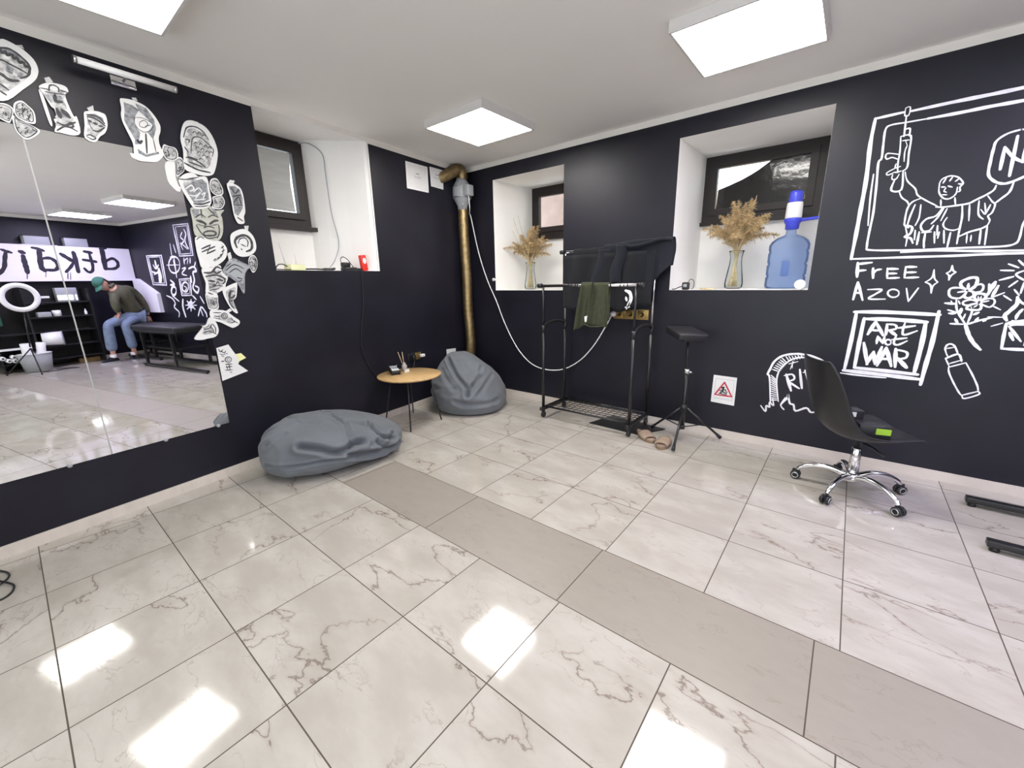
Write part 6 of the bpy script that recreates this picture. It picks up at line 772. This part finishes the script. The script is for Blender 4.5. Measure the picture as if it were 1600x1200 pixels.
# ------------------------------------------------------------------ oak table and what stands on it
TX,TY,TZ=.447,-1.268,.462
t=thing('side_table','round oak-topped side table on four thin black legs','table',(TX,TY,0))
q=MB(); q.lathe([(0,TZ-.020),(.270,TZ-.020),(.287,TZ-.012),(.290,TZ-.004),(.288,TZ),(0,TZ)],(TX,TY,0),seg=56); build(q,'table_top',M_OAK,t)
for fx,fy in((.672,-1.470),(.645,-1.088),(.250,-1.115),(.272,-1.455)):
    q=MB(); d=V(fx-TX,fy-TY,0); q.tube([V(TX,TY,TZ-.02)+d*.66,V(fx,fy,.004)],[.0065,.0065],10); q.box(tuple(V(TX,TY,TZ-.023)+d*.62),(.06,.06,.005)); build(q,'leg',M_BLKMT,t)
t=thing('card_terminal','black card payment terminal on the left of the oak table','card terminal',(.285,-1.335,TZ))
TM=frame((.300,-1.330,TZ+.001),V(.72,-.30,0))
q=MB(); q.box((0,0,.024),(.165,.085,.046),xf=TM@Matrix.Rotation(.10,4,'Y'),bev=.012); build(q,'terminal_body',M_BLKPL,t)
q=MB(); q.box((.045,0,.049),(.065,.072,.006),xf=TM@Matrix.Rotation(.10,4,'Y'),bev=.002); build(q,'keypad',M_GPL,t)
for i in range(3):
    for j in range(3):
        q=MB(); q.box((.028+.018*i,-.022+.022*j,.053),(.012,.015,.004),xf=TM@Matrix.Rotation(.10,4,'Y'),bev=.001); build(q,'key',M_WPL,t)
q=MB(); q.box((-.035,0,.052),(.07,.062,.003),xf=TM@Matrix.Rotation(.10,4,'Y')); build(q,'screen',M_GPL,t)
q=MB(); q.tube(smooth_line([TM@V(-.05,.03,.05),TM@V(-.10,.05,.055),TM@V(-.14,.05,.03),TM@V(-.16,.06,.02)]),.0045,6); build(q,'cable',M_GPL,t)
t=thing('reed_diffuser','small glass reed diffuser with two pale sticks behind the card terminal','diffuser',(.285,-1.20,TZ))
q=MB(); q.lathe([(0,.002),(.024,.002),(.026,.008),(.026,.05),(.018,.062),(.011,.066),(.011,.08),(.008,.08),(.008,.066)],(.285,-1.20,TZ),seg=20); build(q,'bottle',mat('frosted_glass',(.7,.66,.62),.35,trans=.5),t)
for dx,dy in((-.035,-.035),(.0,-.012)):
    q=MB(); q.tube([V(.285,-1.20,TZ+.01),V(.285+dx,-1.20+dy,TZ+.185)],.0028,6); build(q,'reed',M_STRAW,t)
q=MB(); q.box((.352,-1.225,TZ+.014),(.012,.05,.026)); tag(build(q,'white_card',M_PAPER),'small white card standing beside the card terminal','card')
# ------------------------------------------------------------------ bean bags
def bag_mesh(fn,creases,nu,nv,seed,lump):
    import bisect
    base=[[fn(i/nu,j/(nv-1)) for i in range(nu)] for j in range(nv)]
    C=[]
    for pts,w,a in creases:
        P=smooth_line([V(*p) for p in pts],5); C.append((P,w,a))
    vs=[]
    for j in range(nv):
        for i in range(nu):
            p=V(*base[j][i]); pu=V(*base[j][(i+1)%nu])-V(*base[j][i-1]); pv=V(*base[min(j+1,nv-1)][i])-V(*base[max(j-1,0)][i])
            n=pu.cross(pv); n=n.normalized() if n.length>1e-9 else V(0,0,1 if j>nv/2 else -1)
            d=0; fade=min(1,max(0,(p.z-.01)/.05))
            d+=lump*noise.noise(p*3.2+V(seed,0,0))+lump*.38*noise.noise(V(p.x*9,p.y*9,p.z*16)+V(0,seed,0))
            rd=1-abs(noise.noise(V(p.x*4.2+seed,p.y*4.2,p.z*6.5))); d+=lump*.55*(rd**4-.35)
            for P,w,a in C:
                m=1e9
                for k in range(len(P)-1):
                    s=P[k+1]-P[k]; L=s.length_squared; tt=0 if L<1e-12 else max(0,min(1,(p-P[k]).dot(s)/L)); m=min(m,(p-P[k]-s*tt).length)
                if m<w*5: d+= -a*math.exp(-(m/w)**2)+a*.42*math.exp(-((m-2.1*w)/(w*.95))**2)
            q=p+n*d*fade; q.z=max(q.z,.002)
            vs.append(q)
    fs=[(j*nu+i,j*nu+(i+1)%nu,(j+1)*nu+(i+1)%nu,(j+1)*nu+i) for j in range(nv-1) for i in range(nu)]
    return MB().add(vs,fs,0,True)
def _sp(x,e): return math.copysign(abs(x)**e,x)
def bag_lying(u,v):
    a=2*math.pi*u; psi=-math.pi/2+math.pi*v; ca,sa=math.cos(a),math.sin(a)
    ux,uy=_sp(ca,.92),_sp(sa,.92)
    rho=abs(math.cos(psi))**.62; zz=_sp(math.sin(psi),.8)
    rx=.42 if ca>0 else .33; ry=.46 if sa>0 else .53
    x=.60+rx*ux*rho; y=-2.11+ry*uy*rho
    h=.335-.13*max(-1,min(1,(y+2.12)/.45))*.62-.05*max(0,(x-.62)/.4)
    z=.11+zz*(h-.11) if zz>0 else .11+zz*.108
    x+=.10*max(0,(y+2.0)/.4)*(1 if True else 0)
    return (x,y,z)
def bag_upright(u,v):
    a=2*math.pi*u; psi=v
    prof=((0,.0),(.04,.78),(.08,.90),(.18,.99),(.30,1.0),(.42,.92),(.55,.75),(.68,.56),(.80,.39),(.90,.26),(.96,.16),(1,0))
    zs=((0,.0),(.04,.0),(.08,.02),(.18,.09),(.30,.19),(.42,.29),(.55,.39),(.68,.47),(.80,.525),(.90,.555),(.96,.565),(1,.568))
    def it(T):
        for (a0,b0),(a1,b1) in zip(T,T[1:]):
            if v<=a1: return b0+(b1-b0)*(v-a0)/(a1-a0)
        return T[-1][1]
    r=it(prof); z=it(zs); k=(z/.568)**1.4
    cx=.575-.165*k; cy=-.60+.0*k
    return (cx+.385*r*math.cos(a)*(1+.04*math.cos(3*a+1)),cy+.39*r*math.sin(a),z+.002)
CREASE1=[([(0.867, -2.481, 0.256), (0.936, -2.395, 0.229), (0.981, -2.324, 0.188), (0.999, -2.246, 0.182), (0.99, -2.172, 0.209), (0.995, -2.11, 0.199)], 0.018, 0.048), ([(0.517, -2.146, 0.338), (0.706, -2.142, 0.327), (0.843, -2.14, 0.296), (0.946, -2.178, 0.251), (0.997, -2.202, 0.196)], 0.014, 0.024), ([(1.01, -2.234, 0.147), (1.02, -2.11, 0.115), (1.011, -1.966, 0.09), (0.988, -1.828, 0.096)], 0.016, 0.045), ([(0.845, -1.963, 0.263), (0.919, -1.987, 0.238), (0.983, -1.954, 0.189), (0.994, -1.871, 0.153)], 0.014, 0.038), ([(0.688, -2.632, 0.13), (0.874, -2.53, 0.137), (0.976, -2.365, 0.146), (1.019, -2.11, 0.096), (0.966, -1.843, 0.057)], 0.008, 0.02), ([(0.53, -2.576, 0.298), (0.621, -2.513, 0.348), (0.651, -2.413, 0.364)], 0.014, 0.014), ([(0.448, -2.366, 0.35), (0.661, -2.369, 0.362), (0.744, -2.301, 0.342)], 0.02, 0.014), ([(1.0, -2.005, 0.17), (1.013, -1.966, 0.12), (1.01, -1.92, 0.129), (0.964, -1.845, 0.18)], 0.012, 0.03), ([(0.765, -2.136, 0.315), (0.816, -2.053, 0.289), (0.872, -2.004, 0.261)], 0.02, 0.022), ([(0.639, -2.616, 0.245), (0.689, -2.576, 0.293), (0.724, -2.516, 0.323)], 0.014, 0.012)]
CREASE2=[([(0.417, -0.756, 0.523), (0.539, -0.815, 0.456), (0.638, -0.85, 0.384), (0.713, -0.854, 0.329), (0.774, -0.858, 0.272), (0.796, -0.878, 0.212)], 0.016, 0.038), ([(0.801, -0.87, 0.218), (0.806, -0.831, 0.266), (0.814, -0.755, 0.318), (0.795, -0.664, 0.367)], 0.02, 0.03), ([(0.698, -0.955, 0.164), (0.794, -0.901, 0.134), (0.897, -0.794, 0.128), (0.945, -0.6, 0.134)], 0.018, 0.014), ([(0.708, -0.574, 0.439), (0.779, -0.702, 0.373), (0.798, -0.798, 0.306)], 0.016, 0.016), ([(0.794, -0.517, 0.351), (0.865, -0.702, 0.29), (0.867, -0.801, 0.212)], 0.016, 0.015), ([(0.615, -0.698, 0.49), (0.693, -0.715, 0.434), (0.741, -0.708, 0.403)], 0.02, 0.012), ([(0.419, -0.857, 0.425), (0.555, -0.913, 0.351), (0.665, -0.928, 0.278)], 0.02, 0.012)]
PIPING=[(0.429, -0.95, 0.29), (0.499, -0.965, 0.272), (0.592, -0.97, 0.236), (0.67, -0.962, 0.2), (0.704, -0.951, 0.176)]
q=bag_mesh(bag_lying,CREASE1,190,110,1.3,.016)
t=thing('bean_bag','slumped grey bean bag lying on its side below the mirror','bean bag',(.62,-2.1,0)); build(q,'bag_cover',M_BAG,t)
q=bag_mesh(bag_upright,CREASE2,170,110,4.1,.013)
t=thing('bean_bag','upright grey bean bag in the corner behind the oak table','bean bag',(.56,-.62,0)); build(q,'bag_cover',M_BAG,t)
q=MB(); q.tube(smooth_line([V(*p) for p in PIPING],5),.0035,6); build(q,'piping',M_BAGD,t)
q=MB(); q.tube(smooth_line([V(*p) for p in [(.40,-.60,.55),(.37,-.66,.565),(.36,-.69,.535),(.39,-.67,.50)]],5),.008,8); build(q,'carry_loop',M_BAG,t)
# ------------------------------------------------------------------ far end of the room (seen in the mirror)
XS=7.60
q=MB(); q.box((7.672,-1.36,1.725),(.144,2.70,.585)); sb=build(q,'sign_board',[M_SIGN]); tag(sb,'long white board with black sprayed letters on the far wall','sign')
q=MB(); fs=lambda a,b,o:V(XS-o,a,b)
for i,s in enumerate(PAINT['sign']): q.stroke([(s[k]/1000,s[k+1]/1000) for k in range(1,len(s),2)],s[0]*1.3/1000,fs,.002+.00005*i,0,.8)
build(q,'lettering',M_SPRAY,sb)
q=MB(); q.prism([V(7.60,-.003,1.47),V(7.45,-.003,1.46),V(6.83,-.003,1.18),V(6.83,-.003,.83),V(7.25,-.003,.83),V(7.60,-.003,1.05)],(0,-.065,0)); tag(build(q,'sloped_casing',M_SIGN),'white sloping wall casing behind the seated person','casing')
for y0,y1,lab in((-1.36,-1.06,'grey storage box on top of the sign board, nearer the room centre'),(-.88,-.58,'grey storage box on top of the sign board, nearer the back wall')):
    q=MB(); q.box((7.67,(y0+y1)/2,2.09),(.13,y1-y0,.14),bev=.006); t=thing('storage_box',lab,'box',(7.67,(y0+y1)/2,2.02),'boxes on the sign board'); build(q,'carton',M_GPL,t)
    q=MB(); q.box((7.67,(y0+y1)/2,2.163),(.134,y1-y0+.006,.012),bev=.003); build(q,'box_lid',M_BLKPL,t)
q=MB(); q.box((7.66,-1.20,2.021),(.15,.42,.006)); tag(build(q,'white_tray',M_WPL),'thin white tray under the grey box on the sign board','tray')
# dark shelving with supplies
t=thing('shelf_unit','black open shelf unit with supplies under the sign board','shelf',(7.5,-1.4,0))
for y in(-2.05,-1.62,-.82):
    q=MB(); q.box((7.55,y,.66),(.30,.025,1.30)); build(q,'upright',M_BLKPL,t)
for z,ya,yb in((.14,-2.05,-.82),(.36,-2.05,-.82),(.60,-2.05,-.82),(.84,-1.62,-.82),(1.08,-1.62,-.82)):
    q=MB(); q.box((7.55,(ya+yb)/2,z),(.29,yb-ya-.03,.02)); build(q,'shelf_board',M_BLKPL,t)
q=MB(); q.box((7.735,-1.43,.66),(.012,1.24,1.3)); build(q,'back_panel',M_BLKPL,t)
t=thing('light_box','small lit display case glowing on the top shelf','light box',(7.55,-1.05,1.09))
q=MB(); q.box((7.60,-1.05,1.205),(.10,.27,.23),bev=.006); build(q,'case',M_GPL,t)
q=MB(); q.box((7.548,-1.08,1.155),(.004,.19,.075)); build(q,'lit_window',M_SCREEN,t)
q=MB(); q.box((7.548,-.94,1.155),(.004,.012,.085)); build(q,'lit_strip',M_SCREEN,t)
q=MB(); q.lathe([(.018,0),(.02,.01),(.02,.06),(.009,.075),(.009,.10),(0,.10)],(7.47,-.90,.85),seg=16); tag(build(q,'spray_bottle',M_WPL),'small white bottle alone on the middle shelf','bottle')
q=MB(); q.lathe([(0,0),(.055,0),(.055,.10),(0,.10)],(7.46,-1.27,.85),seg=20); tag(build(q,'tissue_roll',M_WPL),'white tissue roll on the middle shelf','roll')
q=MB(); q.box((7.46,-1.43,.89),(.12,.16,.08),bev=.01); tag(build(q,'supply_pack',M_GPL),'grey wrapped supply pack beside the tissue roll','pack')
t=thing('paper_bucket','large white bucket lying on the lower shelf','bucket',(7.40,-1.42,.372))
q=MB(); q.lathe([(.105,-.12),(.115,.12),(.11,.12),(.10,-.115),(0,-.115)],(7.40,-1.42,.488),axis=(-.35,1,.0),seg=26); build(q,'bucket_body',M_WPL,t)
q=MB(); q.lathe([(.117,.112),(.119,.125),(.112,.125)],(7.40,-1.42,.488),axis=(-.35,1,.0),seg=26); build(q,'rim',M_GPL,t)
for y,r,lab in((-1.80,.062,'white paper towel roll standing in the clear bin, left of two'),(-1.66,.055,'white paper towel roll leaning in the clear bin, right of two')):
    q=MB(); q.lathe([(r*.3,0),(r,0),(r,.26),(r*.3,.26)],(7.22,y,.205),axis=(-.05,.12 if y>-1.7 else 0,1),seg=22); tag(build(q,'paper_roll',M_WPL),lab,'roll','paper towel rolls')
t=thing('clear_bin','translucent plastic bin on the floor holding paper rolls','bin',(7.22,-1.73,0))
q=MB(); q.lathe([(.13,.004),(.165,.30),(.158,.30),(.124,.01),(0,.01)],(7.22,-1.73,0),seg=28,sx=.9,sy=1.2); build(q,'bin_body',mat('frosted_plastic',(.75,.78,.80),.35,trans=.55,ior=1.2),t)
q=MB(); q.lathe([(.163,.292),(.172,.297),(.163,.302)],(7.22,-1.73,0),seg=28,sx=.9,sy=1.2); build(q,'bin_rim',M_WPL,t)
for i,(y,z) in enumerate(((-2.02,.235),(-1.96,.19),(-1.90,.24),(-1.90,.18))):
    q=MB(); q.lathe([(.014,-.05),(.032,-.05),(.032,.05),(.014,.05),(.014,-.05)],(7.36,y-.03,z+.02),axis=(1,0,0),seg=18); tag(build(q,'tape_roll',M_WPL),'small white roll showing its hole on the low shelf beside the bin','roll','small rolls on the low shelf')
q=MB(); q.box((7.42,-1.93,.375),(.06,.30,.03)); tag(build(q,'white_ledge_box',M_WPL),'flat white box on the low shelf above the small rolls','box')
q=MB(); q.box((7.35,-2.05,.90),(.12,.22,.30),bev=.02); tag(build(q,'green_bag',M_CAP),'dark green bag at the left edge of the mirror','bag')
q=MB(); q.box((7.67,-.95,.04),(.14,.32,.075)); tag(build(q,'brown_plinth',M_OAK),'low brown wooden plinth on the floor by the far wall','plinth')
# ring light on a tripod
RY,RZ,RXX=-1.755,1.185,7.0
t=thing('ring_light','white ring light on a black tripod seen in the mirror','ring light',(RXX,-1.80,0))
q=MB(); q.tube([V(RXX,RY+.185*math.cos(a),RZ+.185*math.sin(a)) for a in [2*PI*i/48 for i in range(48)]],.036,12,closed=True); build(q,'ring_tube',M_WPL,t)
q=MB(); q.tube([V(RXX+.02,RY,RZ-.19),V(RXX+.03,-1.80,.42)],.011,10); build(q,'pole',M_BLKMT,t)
q=MB(); q.box((RXX+.02,RY+.27,RZ-.01),(.05,.10,.035),bev=.006); build(q,'phone_holder',M_WPL,t)
for a in(-2.4,-.55,1.3):
    q=MB(); q.tube([V(RXX+.03,-1.80,.40),V(RXX+.03+.33*math.cos(a-.6),-1.80+.33*math.sin(a-.6),.012)],.009,8); build(q,'leg',M_BLKMT,t)
q=MB(); q.tube(smooth_line([V(7.02,-1.75,.006),V(6.98,-1.6,.006),V(7.02,-1.45,.006),V(6.95,-1.34,.006),V(7.08,-1.40,.006),V(7.15,-1.55,.006)]),.006,6); tag(build(q,'lamp_cable',M_BLKPL),'dark cable lying on the tiles beside the ring light','cable')
# ------------------------------------------------------------------ seated person
def skinned(name,verts,edges,m,parent,sub=2,root=0):
    org=worg(parent); me=bpy.data.meshes.new(name); me.from_pydata([Vector(v[:3])-org for v in verts],edges,[])
    o=bpy.data.objects.new(name,me); COL.objects.link(o)
    o.modifiers.new('s','SKIN'); sk=me.skin_vertices[0].data
    for i,v in enumerate(verts):
        r=v[3]; sk[i].radius=r if isinstance(r,tuple) else (r,r); sk[i].use_root=(i==root)
    ss=o.modifiers.new('u','SUBSURF'); ss.levels=sub; ss.render_levels=sub
    dg=bpy.context.evaluated_depsgraph_get(); ev=o.evaluated_get(dg); nm=bpy.data.meshes.new_from_object(ev)
    o.modifiers.clear(); o.data=nm; bpy.data.meshes.remove(me); nm.name=name
    nm.materials.clear(); nm.materials.append(m)
    nm.polygons.foreach_set('use_smooth',[True]*len(nm.polygons))
    o.parent=parent; ORG[o.name]=org
    return o
pr_=thing('person','person in olive jacket, jeans and green cap sitting bent over, seen in the mirror','person',(7.05,-.6,0))
# one continuous skin body: pelvis, spine, neck, arms and legs
bv=[(7.15,-.30,.76,.10),(7.14,-.38,.95,.10),(7.11,-.47,1.15,.105),(7.09,-.56,1.28,.07),(7.075,-.64,1.335,.052),
    (7.15,-.33,1.27,.055),(7.20,-.14,1.0,.042),(7.20,-.115,.765,.030),
    (7.02,-.60,1.19,.055),(6.95,-.66,.96,.042),(6.98,-.62,.83,.03),
    (7.10,-.42,.75,.085),(6.96,-.83,.67,.06),(6.99,-.85,.14,.038),(6.985,-.86,.06,.035),
    (7.14,-.26,.75,.085),(6.93,-.60,.66,.06),(6.97,-.55,.14,.038),(6.965,-.56,.06,.035)]
be=[(0,1),(1,2),(2,3),(3,4),(3,5),(5,6),(6,7),(3,8),(8,9),(9,10),(0,11),(11,12),(12,13),(13,14),(0,15),(15,16),(16,17),(17,18)]
body=skinned('body',bv,be,M_SKIN,pr_)
fd=V(-.52,-.48,-.70).normalized(); up=(V(-.15,-.80,.58)-fd*fd.dot(V(-.15,-.80,.58))).normalized(); sd=up.cross(fd)
HM=Matrix(((fd.x,sd.x,up.x,7.06),(fd.y,sd.y,up.y,-.735),(fd.z,sd.z,up.z,1.365),(0,0,0,1)))
q=MB()
def headfn(u,v):
    a=2*PI*u; ps=-PI/2+PI*v; x=.098*math.cos(ps)*math.cos(a); y=.076*math.cos(ps)*math.sin(a); z=.118*math.sin(ps)
    if z<0: y*=1+z*2.4; x=x*(1+z*.9)+(-.02*z/.118 if x>0 else 0)
    return HM@V(x,y,z)
q.grid(headfn,28,18,closeu=True); head=build(q,'head',M_SKIN,pr_)
q=MB(); q.sphere((.102,0,-.012),(.020,.013,.024),xf=HM); build(q,'nose',M_SKIN,head)
for s in(-1,1):
    q=MB(); q.sphere((.083,s*.031,.012),(.011,.014,.009),xf=HM,seg=12,rings=8); build(q,'eye',M_WPL,head)
    q=MB(); q.sphere((.092,s*.031,.012),(.004,.006,.006),xf=HM,seg=10,rings=6); build(q,'iris',M_HAIR,head)
    q=MB(); q.sphere((-.005,s*.077,-.005),(.020,.010,.030),xf=HM,seg=12,rings=8); build(q,'ear',M_SKIN,head)
q=MB(); q.sphere((.084,0,-.058),(.010,.024,.007),xf=HM,seg=12,rings=8); build(q,'mouth',mat('lip',(.40,.16,.13),.5),head)
q=MB(); q.grid(lambda u,v:HM@V(-.045+.003*math.sin(u*40)-.058*math.cos(2*PI*u*.5-PI/2)*1.0*(1-.2*v),.082*math.sin((u-.5)*PI),.045-.11*v),22,8); solid(build(q,'hair',M_HAIR,pr_),.012)
cp=thing('cap_root','','',(0,0,0)); bpy.data.objects.remove(cp)
q=MB(); q.grid(lambda u,v:HM@V(.108*math.cos(PI/2*v)*math.cos(2*PI*u)-.006,.088*math.cos(PI/2*v)*math.sin(2*PI*u),.036+.098*math.sin(PI/2*v)),28,10,closeu=True); cap=build(q,'cap',M_CAP,pr_); solid(cap,.006)
q=MB(); q.grid(lambda u,v:HM@V(.075+.105*v*math.cos((u-.5)*1.9)+.015,.080*math.sin((u-.5)*2.4)*(1-.12*v),.045-.018*v-.016*abs(2*u-1)**2),16,8); solid(build(q,'cap_brim',M_CAP,cap),.006)
# clothes
jv=[(7.15,-.30,.80,(.165,.145)),(7.14,-.37,.95,(.16,.14)),(7.115,-.45,1.12,(.16,.14)),(7.10,-.53,1.24,(.115,.10)),(7.085,-.605,1.315,.066),
    (7.155,-.325,1.27,.085),(7.19,-.20,1.12,.074),(7.205,-.145,.98,.062),(7.205,-.125,.81,.048),
    (7.02,-.60,1.19,.085),(6.965,-.655,1.05,.072),(6.945,-.665,.95,.062),(6.972,-.628,.86,.046)]
je=[(0,1),(1,2),(2,3),(3,4),(3,5),(5,6),(6,7),(7,8),(3,9),(9,10),(10,11),(11,12)]
jk=skinned('jacket',jv,je,M_JACKET,pr_)
q=MB(); q.tube(smooth_line([V(7.06,-.68,1.28),V(7.14,-.62,1.325),V(7.14,-.56,1.36),V(7.05,-.58,1.36),V(7.01,-.65,1.31)],5),.022,8); build(q,'jacket_collar',M_JACKET,jk)
nv_=[(7.15,-.32,.77,(.135,.125)),(7.09,-.44,.765,.105),(7.02,-.64,.725,.092),(6.96,-.83,.675,.080),(6.975,-.84,.45,.082),(6.988,-.85,.19,.085),
     (7.13,-.27,.765,.105),(7.03,-.44,.72,.092),(6.93,-.60,.665,.080),(6.95,-.575,.45,.080),(6.968,-.555,.20,.080)]
ne=[(0,1),(1,2),(2,3),(3,4),(4,5),(0,6),(6,7),(7,8),(8,9),(9,10)]
skinned('jeans',nv_,ne,M_JEANS,pr_)
def shoe(x,y,ang,nm='shoe'):
    M=Matrix.Translation((x,y,0))@Matrix.Rotation(ang,4,'Z')
    pv=[]
    def f(u,v):
        a=2*PI*u; c,s=math.cos(a),math.sin(a); X=.145*c; w=.044+.006*c; hgt=.095-.045*max(0,c)**.8 if c>-.2 else .10
        k=math.sin(PI/2*(1-v)) ; zz=.022+(hgt-.022)*math.sin(PI/2*v)
        return M@V(X*max(.25,k)**.6 if v<1 else X*.25,w*s*(max(.15,k)**.5),zz)
    q=MB(); q.grid(f,28,9,closeu=True); o=build(q,nm,M_BLKCL,pr_)
    q=MB(); q.prism([M@V(.150*math.cos(2*PI*i/24),(.048+.006*math.cos(2*PI*i/24))*math.sin(2*PI*i/24),.001) for i in range(24)],(0,0,.024)); build(q,'shoe_sole',M_GPL,o)
    q=MB(); q.lathe([(.044,.085),(.047,.10),(.042,.145),(.038,.145)],tuple(M@V(-.06,0,0)),seg=16); build(q,'sock',M_WPL,o)
shoe(6.975,-.915,math.atan2(-.30,-.06)); shoe(6.925,-.585,math.atan2(-.10,-.25))
def hand(o,wr,fwd,nrm,parent,curl=.35):
    """palm plus five skinned fingers rooted in it"""
    f=Vector(fwd).normalized(); n=Vector(nrm); n=(n-f*n.dot(f)).normalized(); s=f.cross(n); w=Vector(wr)
    vs=[(*w,.026),(*(w+f*.035),(.030,.018)),(*(w+f*.070),(.036,.016))]; es=[(0,1),(1,2)]
    for k,(off,l) in enumerate(((-.027,.062),(-.009,.072),(.009,.068),(.026,.054))):
        b=w+f*.080+s*off; d1=(f+s*off*4-n*.15).normalized(); d2=(d1-n*curl).normalized(); d3=(d2-n*curl).normalized()
        p1=b+d1*l*.45; p2=p1+d2*l*.32; p3=p2+d3*l*.23; i=len(vs)
        vs+= [(*b,.0105),(*p1,.0095),(*p2,.0085),(*p3,.0075)]; es+= [(2,i),(i,i+1),(i+1,i+2),(i+2,i+3)]
    b=w+f*.025-s*.030; p1=b+(f*.6-s*.8-n*.2).normalized()*.032; p2=p1+(f*.9-s*.35-n*.3).normalized()*.028; i=len(vs)
    vs+= [(*b,.013),(*p1,.0105),(*p2,.009)]; es+= [(1,i),(i,i+1),(i+1,i+2)]
    skinned(o,vs,es,M_SKIN,parent)
hand('hand',(7.20,-.115,.765),(-.15,-.02,-1),(-1,-.2,.2),body); hand('hand',(6.98,-.62,.83),(-.1,-.55,-.55),(-.5,-.3,.8),body,.25)
